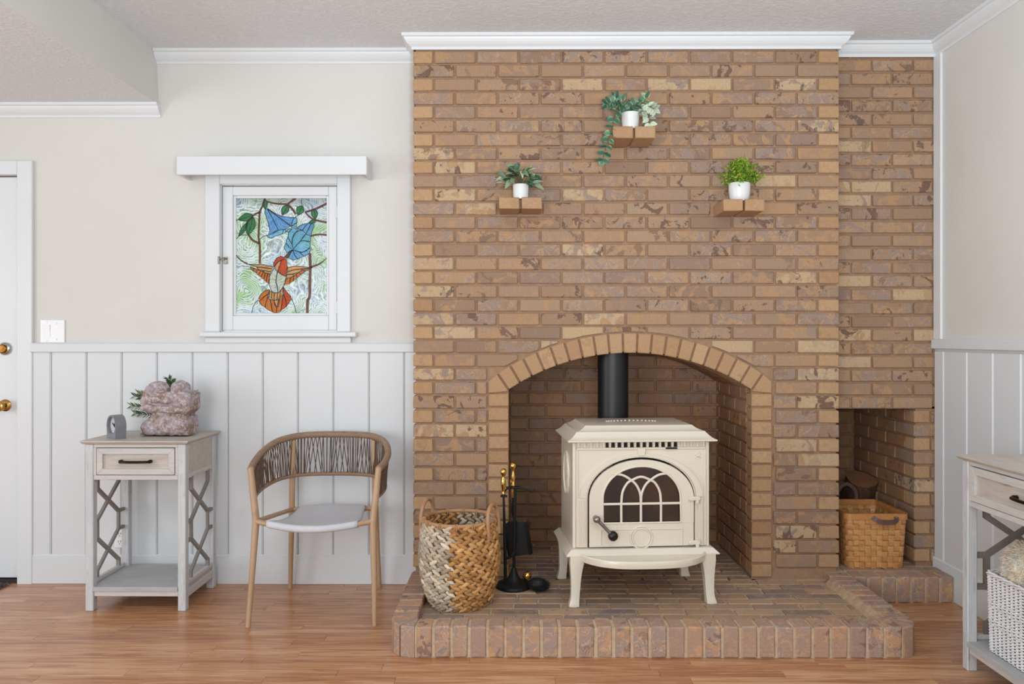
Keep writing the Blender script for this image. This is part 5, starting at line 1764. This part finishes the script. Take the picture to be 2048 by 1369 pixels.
mtube(q_([(-.003, zm_), (-.006, .555), (-.022, .592), (-.047, .616), (-.085, .638), (-.132, .643)]))
mtube(q_([(-.003, zm_), (.000, .555), (.016, .592), (.041, .616), (.079, .638), (.126, .643)]))
mt_.obj('tracery', EN, sdoor, 60)
pn_ = MB()
for a, b in (((-.179, .404), (.176, .404)), ((-.179, .333), (.176, .333)), ((-.179, .333), (-.179, .404)), ((.176, .333), (.176, .404))):
    pn_.tube([(XO + a[0], DY - .001, SZ(a[1])), (XO + b[0], DY - .001, SZ(b[1]))], .0034, 8)
for r_ in (.0475, .0385):
    pn_.tube([(XO - .002 + math.cos(2 * math.pi * i / 40) * r_, DY, SZ(.368) + math.sin(2 * math.pi * i / 40) * r_) for i in range(40)], .0042, 8, closed=True)
pn_.obj('door_relief', EN, sdoor, 60)
hl = MB()
k1, k2 = Vector((XO - .202, DY - .034, SZ(.456))), Vector((XO - .132, DY - .03, SZ(.384)))
hl.lathe([(0, 0), (.012, 0), (.012, .025), (0, .025)], (k1.x, DY, k1.z), 16, 'y')
hl.tube([k1 + Vector((0, .004, 0)), k1.lerp(k2, .5), k2], [.010, .009, .011], 12, flat=.8)
hl.ball(k1, .0155, 16)
hl.obj('handle', M['steel'], sdoor, 50)
kb = MB(); kb.lathe([(0, -.012), (.016, -.012), (.021, -.006), (.0215, .006), (.017, .016), (.006, .02), (0, .02)], (k2.x, k2.y, k2.z), 20, 'y'); kb.obj('handle_knob', M['dark_metal'], sdoor, 50)
for z in (.534, .344):
    hg_ = MB()
    hg_.bbox(XO + .205, XO + .256, DY - .014, DY + .002, SZ(z - .009), SZ(z + .009), .004)
    hg_.lathe([(0, -.024), (.006, -.024), (.009, -.018), (.009, -.002), (0, -.002)], (XO + .243, DY - .006, SZ(z)), 12)
    hg_.obj('hinge', EN, sto, 40)
# side medallion
for s_ in (-1, 1):
    md_ = MB()
    P = [(XO + s_ * (BXH + .001), math.cos(2 * math.pi * i / 36) * .075 - .0, SZ(.62) + math.sin(2 * math.pi * i / 36) * .095) for i in range(36)]
    md_.tube(P, .005, 6, closed=True)
    for i in range(8):
        a = i * math.pi / 4
        md_.ball((XO + s_ * BXH, math.cos(a) * .035, SZ(.62) + math.sin(a) * .045), .02, 8, (.25, 1, 1))
    md_.ball((XO + s_ * BXH, 0, SZ(.62)), .028, 10, (.25, 1, 1.2))
    md_.obj('side_medallion', EN, sto, 60)
# top plate: lofted rectangles
def loft(rects, name, mat, par, sm=None):
    m = MB(); vs = []
    for x0_, x1_, y0_, y1_, z in rects:
        vs += [(XO + x0_, y0_, SZ(z)), (XO + x1_, y0_, SZ(z)), (XO + x1_, y1_, SZ(z)), (XO + x0_, y1_, SZ(z))]
    fs = [(0, 1, 2, 3), tuple(len(vs) - 4 + i for i in range(4))]
    for r in range(len(rects) - 1):
        fs += [(r * 4 + i, r * 4 + (i + 1) % 4, r * 4 + 4 + (i + 1) % 4, r * 4 + 4 + i) for i in range(4)]
    return m.add(vs, fs).obj(name, mat, par, sm)
def rc(ins, z, yb=.2): return (-.325 + ins, .325 - ins, -.226 + ins * .92, yb - ins * .5, z)
tops = [rc(.03, .7815), rc(.004, .782), rc(0, .785), rc(0, .790)] + [rc(i_, z_) for i_, z_ in ((.008, .793), (.018, .798), (.026, .805), (.034, .813), (.040, .8195), (.043, .8235), (.049, .8245), (.054, .826), (.064, .830), (.075, .836), (.083, .8425), (.088, .8465), (.094, .8475))]
loft(tops, 'top_plate', EN, sto, 22)
# shallow lettering band cast into the top: a row of small raised bars
tb = MB()
for i in range(15):
    a = R(150 - 120 * i / 14)
    c = Vector((XO + math.cos(a) * .13, -.02 + math.sin(a) * .07, SZ(.8475)))
    tb.bbox(c.x - .004, c.x + .004, c.y - .006, c.y + .006, c.z - .002, c.z + .003, .001)
tb.obj('top_relief', EN, sto)
# base plate and legs
loft([rc(.02, .296), rc(-.006, .297), rc(-.008, .301), rc(.0, .309), rc(.008, .316), rc(.015, .3225), rc(.02, .3235)], 'base_plate', EN, sto, 22)
# ash lip
lipo = []
NL = 30
for i in range(NL + 1):
    t = i / NL
    x = -.272 + .544 * t
    lipo.append((x, -.222 - .125 * (1 - abs(2 * t - 1) ** 3.0) ** .75))
m = MB(); vs = []; fs = []
secs = [(0, .287, 1.0), (0, .308, 1.0), (1, .311, .985), (1, .306, .955), (1, .298, .93)]
for hh in [(1.0, .280), (1.012, .290), (1.018, .306), (1.0, .310), (.975, .308), (.955, .2985)]:
    for x, y in lipo:
        vs.append((XO + x * hh[0], -.222 + (y + .222) * hh[0], SZ(hh[1] - .006 * max(0, -(y + .222)) / .125)))
n = NL + 1
for r in range(5):
    fs += [(r * n + i, r * n + i + 1, (r + 1) * n + i + 1, (r + 1) * n + i) for i in range(NL)]
fs.append(tuple(5 * n + i for i in range(n)))
fs.append(tuple(i for i in range(n - 1, -1, -1)))
m.add(vs, fs).obj('ash_lip', EN, sto, 40)
def leg_mesh(sx_, sy_):
    m = MB(); vs = []
    secs = [(.302, .030, .0, .034), (.27, .030, .002, .032), (.24, .025, .006, .027), (.20, .021, .009, .023), (.15, .0185, .012, .0205), (.12, .018, .0155, .02), (.105, .019, .020, .021), (.094, .021, .024, .023), (.0855, .0215, .025, .0235)]
    for z, hw, out_, hd_ in secs:
        cx = XO + sx_ * (.297 - .006 + out_ * .55 - .006); cy = (-.205 if sy_ < 0 else .172) + sy_ * out_ * .35
        vs += [(cx - hw, cy - hd_ * .8, SZ(z)), (cx, cy - hd_ * 1.02, SZ(z)), (cx + hw, cy - hd_ * .8, SZ(z)), (cx + hw, cy + hd_ * .8, SZ(z)), (cx - hw, cy + hd_ * .8, SZ(z))]
    fs = [(0, 1, 2, 3, 4), tuple(len(vs) - 5 + i for i in (4, 3, 2, 1, 0))]
    for r in range(len(secs) - 1):
        fs += [(r * 5 + i, r * 5 + (i + 1) % 5, r * 5 + 5 + (i + 1) % 5, r * 5 + 5 + i) for i in range(5)]
    return m.add(vs, fs)
for a in (-1, 1):
    for b in (-1, 1):
        leg_mesh(a, b).obj('leg', EN, sto, 40)
# flue pipe (offset to the back)
fp = Matrix.Rotation(R(-4.3), 3, 'Z') @ (Vector((.4764, 3.862, 0)) - Vector((.532, 3.61, 0)))
MB().lathe([(.0745, SZ(.62)), (.0745, SZ(1.175))], (fp.x, fp.y, 0), 40, cap=False).obj('flue_pipe', M['pipe'], sto, 40)
MB().lathe([(.0775, SZ(.62)), (.0775, SZ(.70)), (.0745, SZ(.705))], (fp.x, fp.y, 0), 40, cap=False).obj('flue_collar', M['pipe'], sto, 40)

# =================================================================== SPLINT BASKET IN THE ALCOVE
SBX, SBY = 1.733, 3.962
sb_ = thing('splint_basket', (SBX, SBY, HZ), 'honey wood splint basket with leather handles in the alcove', 'basket', R(0))
M['splint'] = None
t = NT('wood_splint')
rnd = t.rnd(); co = t.coord('Object', (14, 14, 60))
n = t.noise(co, 2.0, 4, 0.6)
x = t.ramp(rnd, [(0, (206, 146, 88)), (0.5, (216, 162, 102)), (1, (196, 134, 78))])
t.col(t.mix(t.ramp(n, [(0.45, (0, 0, 0, 1)), (0.7, (0.5, 0.5, 0.5, 1))]), x, (160, 96, 44)))
t.b.inputs['Roughness'].default_value = 0.4
M['splint'] = t.m
def rrect(hx, hy, r, n=6):
    P = []
    for cx, cy, a0 in ((hx - r, hy - r, 0), (-hx + r, hy - r, 90), (-hx + r, -hy + r, 180), (hx - r, -hy + r, 270)):
        for i in range(n + 1):
            a = R(a0 + 90 * i / n)
            P.append(Vector((cx + math.cos(a) * r, cy + math.sin(a) * r)))
    return P
def peri(hx, hy, r, step=.004):
    P = rrect(hx, hy, r)
    out = []; n = len(P)
    for i in range(n):
        a, b = P[i], P[(i + 1) % n]
        k = max(1, int((b - a).length / step))
        for j in range(k): out.append(a.lerp(b, j / k))
    return out
BH = .262
def bas_dims(z):
    f = z / BH
    return .133 + .014 * f, .158 + .012 * f
rowsB = 9
rh = .0262
base_p = peri(.14, .165, .025, .006)
LP = len(base_p)
import bisect
_oc = {}
def outline(z):
    k_ = round(z, 5)
    if k_ not in _oc: _oc[k_] = _outline(z)
    return _oc[k_]
def _outline(z):
    hx, hy = bas_dims(z)
    return [Vector((p.x * hx / .14, p.y * hy / .165)) for p in base_p]
# arc length
cum = [0]
for i in range(LP): cum.append(cum[-1] + (base_p[(i + 1) % LP] - base_p[i]).length)
TOT = cum[-1]
NS = 42
sw_ = TOT / NS
def nrm_at(O, i):
    d = (O[(i + 1) % LP] - O[i - 1]).normalized(); return Vector((d.y, -d.x))
TH = .0022
for r in range(rowsB):
    z0 = .006 + r * rh; z1 = z0 + rh - .0025
    m = MB(); vs = []; fs = []
    zs = (z0, (z0 + z1) / 2, z1)
    for i in range(LP):
        s_ = cum[i] / sw_
        wgt = math.cos(math.pi * (s_ + (r % 2)))
        wgt = max(-1, min(1, wgt * 1.9))
        for z in zs:
            O = outline(z)
            nn = nrm_at(O, i)
            bul = .0006 if z == zs[1] else 0
            p = O[i] + nn * (wgt * TH + bul)
            vs.append((p.x, p.y, z))
    for i in range(LP):
        j = (i + 1) % LP
        for k in (0, 1): fs.append((i * 3 + k, j * 3 + k, j * 3 + k + 1, i * 3 + k + 1))
    o = m.add(vs, fs).obj('weaver', M['splint'], sb_)
    md = o.modifiers.new('thickness', 'SOLIDIFY'); md.thickness = .0012
for k in range(NS):
    sc_ = (k + .5) * sw_ - sw_ * .5
    m = MB(); vs = []; fs = []
    half_ = sw_ * .44
    zz = [.002 + (BH - .012) * q / 40 for q in range(41)]
    def at_s(s, z):
        s %= TOT
        i = min(LP - 1, max(0, bisect.bisect_right(cum, s) - 1))
        O = outline(z); t_ = (s - cum[i]) / (cum[i + 1] - cum[i])
        return O[i].lerp(O[(i + 1) % LP], t_), nrm_at(O, i)
    for z in zz:
        r = (z - .006) / rh
        wgt = -math.cos(math.pi * (k + math.floor(r)))
        ph = abs((r % 1) - .5) * 2
        wgt *= 1 if ph < .75 else (1 - ph) / .25
        for u in (-half_, half_):
            p, nn = at_s(sc_ + u, z)
            q = p + nn * (wgt * TH)
            vs.append((q.x, q.y, z))
    for i in range(40): fs.append((i * 2, i * 2 + 1, i * 2 + 3, i * 2 + 2))
    o = m.add(vs, fs).obj('stake', M['splint'], sb_)
    md = o.modifiers.new('thickness', 'SOLIDIFY'); md.thickness = .0012
rm = MB()
for dz, off in ((BH - .024, .0055), (BH - .024, -.0055)):
    vs = []; fs = []
    O = outline(BH - .01)
    for i in range(LP):
        nn = nrm_at(O, i)
        for q, z in ((off - .002, dz), (off + .002, dz), (off + .002, dz + .028), (off - .002, dz + .028)):
            p = O[i] + nn * q; vs.append((p.x, p.y, z))
    for i in range(LP):
        j = (i + 1) % LP
        for k in range(4): fs.append((i * 4 + k, j * 4 + k, j * 4 + (k + 1) % 4, i * 4 + (k + 1) % 4))
    rm.add(vs, fs)
rm.obj('rim', M['splint'], sb_)
MB().box(-.125, .125, -.15, .15, .001, .005).obj('bottom', M['splint'], sb_)
def strap(P, w, name):
    """flat leather strap along P (world of the basket), width vertical-ish"""
    m = MB(); vs = []; fs = []
    Q = smoothpath(P, 6); n = len(Q)
    for i, p in enumerate(Q):
        d = (Q[min(i + 1, n - 1)] - Q[max(i - 1, 0)]).normalized()
        up_ = Vector((0, -1, 0)).cross(d).normalized() * w
        for q in (p - up_ + Vector((0, -.002, 0)), p + up_ + Vector((0, -.002, 0)), p + up_ + Vector((0, .002, 0)), p - up_ + Vector((0, .002, 0))):
            vs.append(q)
    for i in range(n - 1):
        for k in range(4): fs.append((i * 4 + k, i * 4 + (k + 1) % 4, i * 4 + 4 + (k + 1) % 4, i * 4 + 4 + k))
    fs += [(0, 1, 2, 3), tuple((n - 1) * 4 + k for k in (3, 2, 1, 0))]
    return m.add(vs, fs).obj(name, M['leather'], sb_, 40)
yf2 = -.170 - .013
strap([(-.028, yf2 + .002, .252), (-.015, yf2 - .010, .241), (.02, yf2 - .016, .230), (.06, yf2 - .014, .231), (.082, yf2 - .006, .238), (.085, yf2 + .002, .254)], .0105, 'handle')
strap([(-.05, .176, .25), (-.045, .18, .31), (.0, .18, .345), (.045, .18, .31), (.05, .176, .25)], .009, 'handle')
for x in (-.026, .084):
    MB().lathe([(0, 0), (.004, 0), (.003, .003), (0, .004)], (x, yf2 - .001, .252), 10, 'y').obj('rivet', M['chrome'], sb_)

# firewood behind the basket
t = NT('log_bark'); co = t.coord('Object', (9, 9, 2.5)); n = t.noise(co, 5, 5, 0.7, 0.6)
t.col(t.ramp(n, [(0.3, (58, 38, 26)), (0.6, (112, 78, 54)), (0.8, (140, 104, 76))])); t.b.inputs['Roughness'].default_value = 0.9; t.bump(n, 0.8, 0.01)
M['bark'] = t.m
t = NT('log_end'); co = t.coord('Object'); wv_ = t.n('ShaderNodeTexWave', wave_type='RINGS', rings_direction='Z'); t.l(co, wv_.inputs['Vector'])
wv_.inputs['Scale'].default_value = 45; wv_.inputs['Distortion'].default_value = 2
t.col(t.mix(t.noise(co, 14, 4), t.ramp(wv_.outputs[1], [(0, (132, 90, 58)), (1, (160, 114, 76))]), (104, 70, 48))); t.b.inputs['Roughness'].default_value = 0.85
M['log_end'] = t.m
def log(name, loc, rot, r, L, label, group=None, squash=1.0):
    o = thing(name, loc, label, 'firewood', 0, group)
    o.rotation_euler = rot
    m = MB(); seg = 22; vs = []; fs = []
    for i in range(7):
        z = -L / 2 + L * i / 6
        for k in range(seg):
            a = 2 * math.pi * k / seg
            rr = r * (1 + .07 * math.sin(3 * a + i * .3) + .04 * noise.noise(Vector((math.cos(a) * 2, math.sin(a) * 2, z * 9))))
            vs.append((math.cos(a) * rr, math.sin(a) * rr * squash, z))
    for i in range(6):
        for k in range(seg): fs.append((i * seg + k, i * seg + (k + 1) % seg, (i + 1) * seg + (k + 1) % seg, (i + 1) * seg + k))
    m.add(vs, fs)
    m.obj('bark', M['bark'], o, 50)
    for s_, i in ((-1, 0), (1, 6)):
        m2 = MB(); m2.add([vs[i * seg + k] for k in range(seg)], [tuple(range(seg))]); m2.obj('cut_end', M['log_end'], o)
    return o
log('firewood_log', (1.855, 4.33, HZ + .185), (R(24), R(2), 0), .080, .36, 'thick cut log standing behind the splint basket', 'firewood in the alcove')
log('firewood_log', (1.645, 4.32, HZ + .080), (R(90), 0, R(14)), .075, .33, 'dark log lying in the shadow behind the splint basket', 'firewood in the alcove')

# =================================================================== WHITE WICKER BASKET ON THE CONSOLE
WX, WY = 1.848, 2.655
wk = thing('wicker_basket', (WX, WY, .1095), 'white-washed wicker basket on the lower shelf of the console', 'basket')
M['wicker'] = streak_mat('white_washed_wicker', (214, 212, 212), (236, 234, 234), (150, 146, 144), (30, 30, 30), 0.7, (0.5, 0.7))
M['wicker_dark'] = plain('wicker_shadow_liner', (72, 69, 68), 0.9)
whx, why, WH = .15, .195, .278
wp = peri(whx, why, .03, .0115)
LW = len(wp)
wkm = MB()
rowsW = 52
for r in range(rowsW):
    z = .006 + (WH - .014) * r / (rowsW - 1)
    band_ = 19 <= r <= 22 or 31 <= r <= 34
    P = []
    for i in range(LW):
        nn = Vector(((wp[(i + 1) % LW] - wp[i - 1]).y, -(wp[(i + 1) % LW] - wp[i - 1]).x)).normalized()
        w_ = (1 if ((i // (2 if band_ else 1)) + r) % 2 else -1) * .0040
        g_ = 1 + .035 * z / WH
        P.append((wp[i].x * g_ + nn.x * w_, wp[i].y * g_ + nn.y * w_, z + math.sin(i * .7 + r) * .0006))
    wkm.tube(P, .0019 if not band_ else .0030, 5, closed=True)
tag(wkm.obj('wicker_weave', M['wicker'], wk), kind='stuff')
stk = MB()
for i in range(0, LW, 2):
    stk.tube([(wp[i].x, wp[i].y, .002), (wp[i].x * 1.035, wp[i].y * 1.035, WH - .006)], .0028, 5)
tag(stk.obj('wicker_stakes', M['wicker'], wk), kind='stuff')
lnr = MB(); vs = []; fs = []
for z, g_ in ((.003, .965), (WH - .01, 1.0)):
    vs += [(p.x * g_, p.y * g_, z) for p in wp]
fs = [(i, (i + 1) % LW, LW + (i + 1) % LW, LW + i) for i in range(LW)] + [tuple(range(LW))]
lnr.add(vs, fs).obj('liner', M['wicker_dark'], wk)  # dark sheet behind the weave, shade painted into its gaps
rp = MB()
for j in range(3):
    P = []
    for i in range(LW):
        a = i * .55 + j * 2.09
        nn = Vector(((wp[(i + 1) % LW] - wp[i - 1]).y, -(wp[(i + 1) % LW] - wp[i - 1]).x)).normalized()
        P.append((wp[i].x * 1.035 + nn.x * math.cos(a) * .005, wp[i].y * 1.035 + nn.y * math.cos(a) * .005, WH + math.sin(a) * .005))
    rp.tube(P, .0036, 6, closed=True)
rp.obj('braided_rim', M['wicker'], wk)

# fur throw stuffed into it
fur_parts = [BL((0, 0, .0), .10, (1.15, 1.5, .9)), BL((.0, .04, .09), .085, (1.25, 1.25, .9)), BL((-.01, .075, .12), .06, (1.1, 1, .8)), BL((.03, -.08, .07), .08, (1.1, 1.2, .8)), BL((-.05, .04, .045), .07, (1, 1.2, .9)), BL((-.02, -.02, .13), .07, (1.1, 1, .8))]
M['fur'] = attr_mat('fur_strand', 0.85, 0, 0.1)
fm_ = remesh_union('fur_body', fur_parts, .012, M['fur'], .012, 16)
fur = thing('fur_throw', (WX - .02, WY + .05, .1095 + .235), 'fluffy cream and tan fur throw stuffed into the wicker basket', 'throw')
rf = random.Random(9)
def fur_col(p):
    n_ = noise.noise(p * 14) + .4 * noise.noise(p * 34)
    t_ = max(0, min(1, .5 + n_ * 1.3 + (p.z - .1) * 2.0))
    a, b = (250, 245, 234), (234, 216, 190)
    return tuple(a[i] + (b[i] - a[i]) * t_ for i in range(3))
dye(fm_, [fur_col(v.co) for v in fm_.vertices])
link('pile_base', fm_, fur)
hs = MB(); hc = []
fv = [v for v in fm_.vertices]
for k in range(16000):
    v = rf.choice(fv)
    p = v.co + Vector((rf.gauss(0, .004), rf.gauss(0, .004), rf.gauss(0, .004)))
    d = (v.normal + Vector((rf.gauss(0, .45), rf.gauss(0, .45), rf.gauss(-.25, .4)))).normalized()
    w_ = d.orthogonal().normalized(); w_.rotate(Matrix.Rotation(rf.uniform(0, 6.28), 3, d)); w_ *= .0011
    L = rf.uniform(.012, .026)
    m_ = p + d * L * .6 + Vector((0, 0, -.002)); e_ = p + d * L + Vector((rf.gauss(0, .003), rf.gauss(0, .003), -.006))
    hs.add([p - w_, p + w_, m_ + w_ * .7, m_ - w_ * .7, e_], [(0, 1, 2, 3), (3, 2, 4)])
    c = fur_col(v.co); j = rf.uniform(.85, 1.06)
    hc += [tuple(min(255, q * j) for q in c)] * 5
hm = hs.mesh('fur_pile', M['fur']); dye(hm, hc)
tag(link('fur_pile', hm, fur), kind='stuff')

# =================================================================== DOOR MAT (just its corner shows)
mt = thing('door_mat', (-2.842, 3.77, 0.0), 'dark grey door mat, only its frayed corner showing by the door', 'mat')
M['mat'] = plain('dark_mat', (70, 64, 64), 0.95, var=0.3, vscale=60, bump=0.6, bscale=200)
mm = MB(); mm.bbox(-.3, .3, -.2, .15, 0.0005, .012, .004); mm.obj('pad', M['mat'], mt)
fg = MB()
for k in range(40):
    y = -.195 + .34 * k / 39
    fg.tube(smoothpath([(.298, y, .006), (.315, y + rf.gauss(0, .004), .012), (.33, y + rf.gauss(0, .006), .003)], 3), .0022, 5)
tag(fg.obj('fringe', M['mat'], mt), kind='stuff')
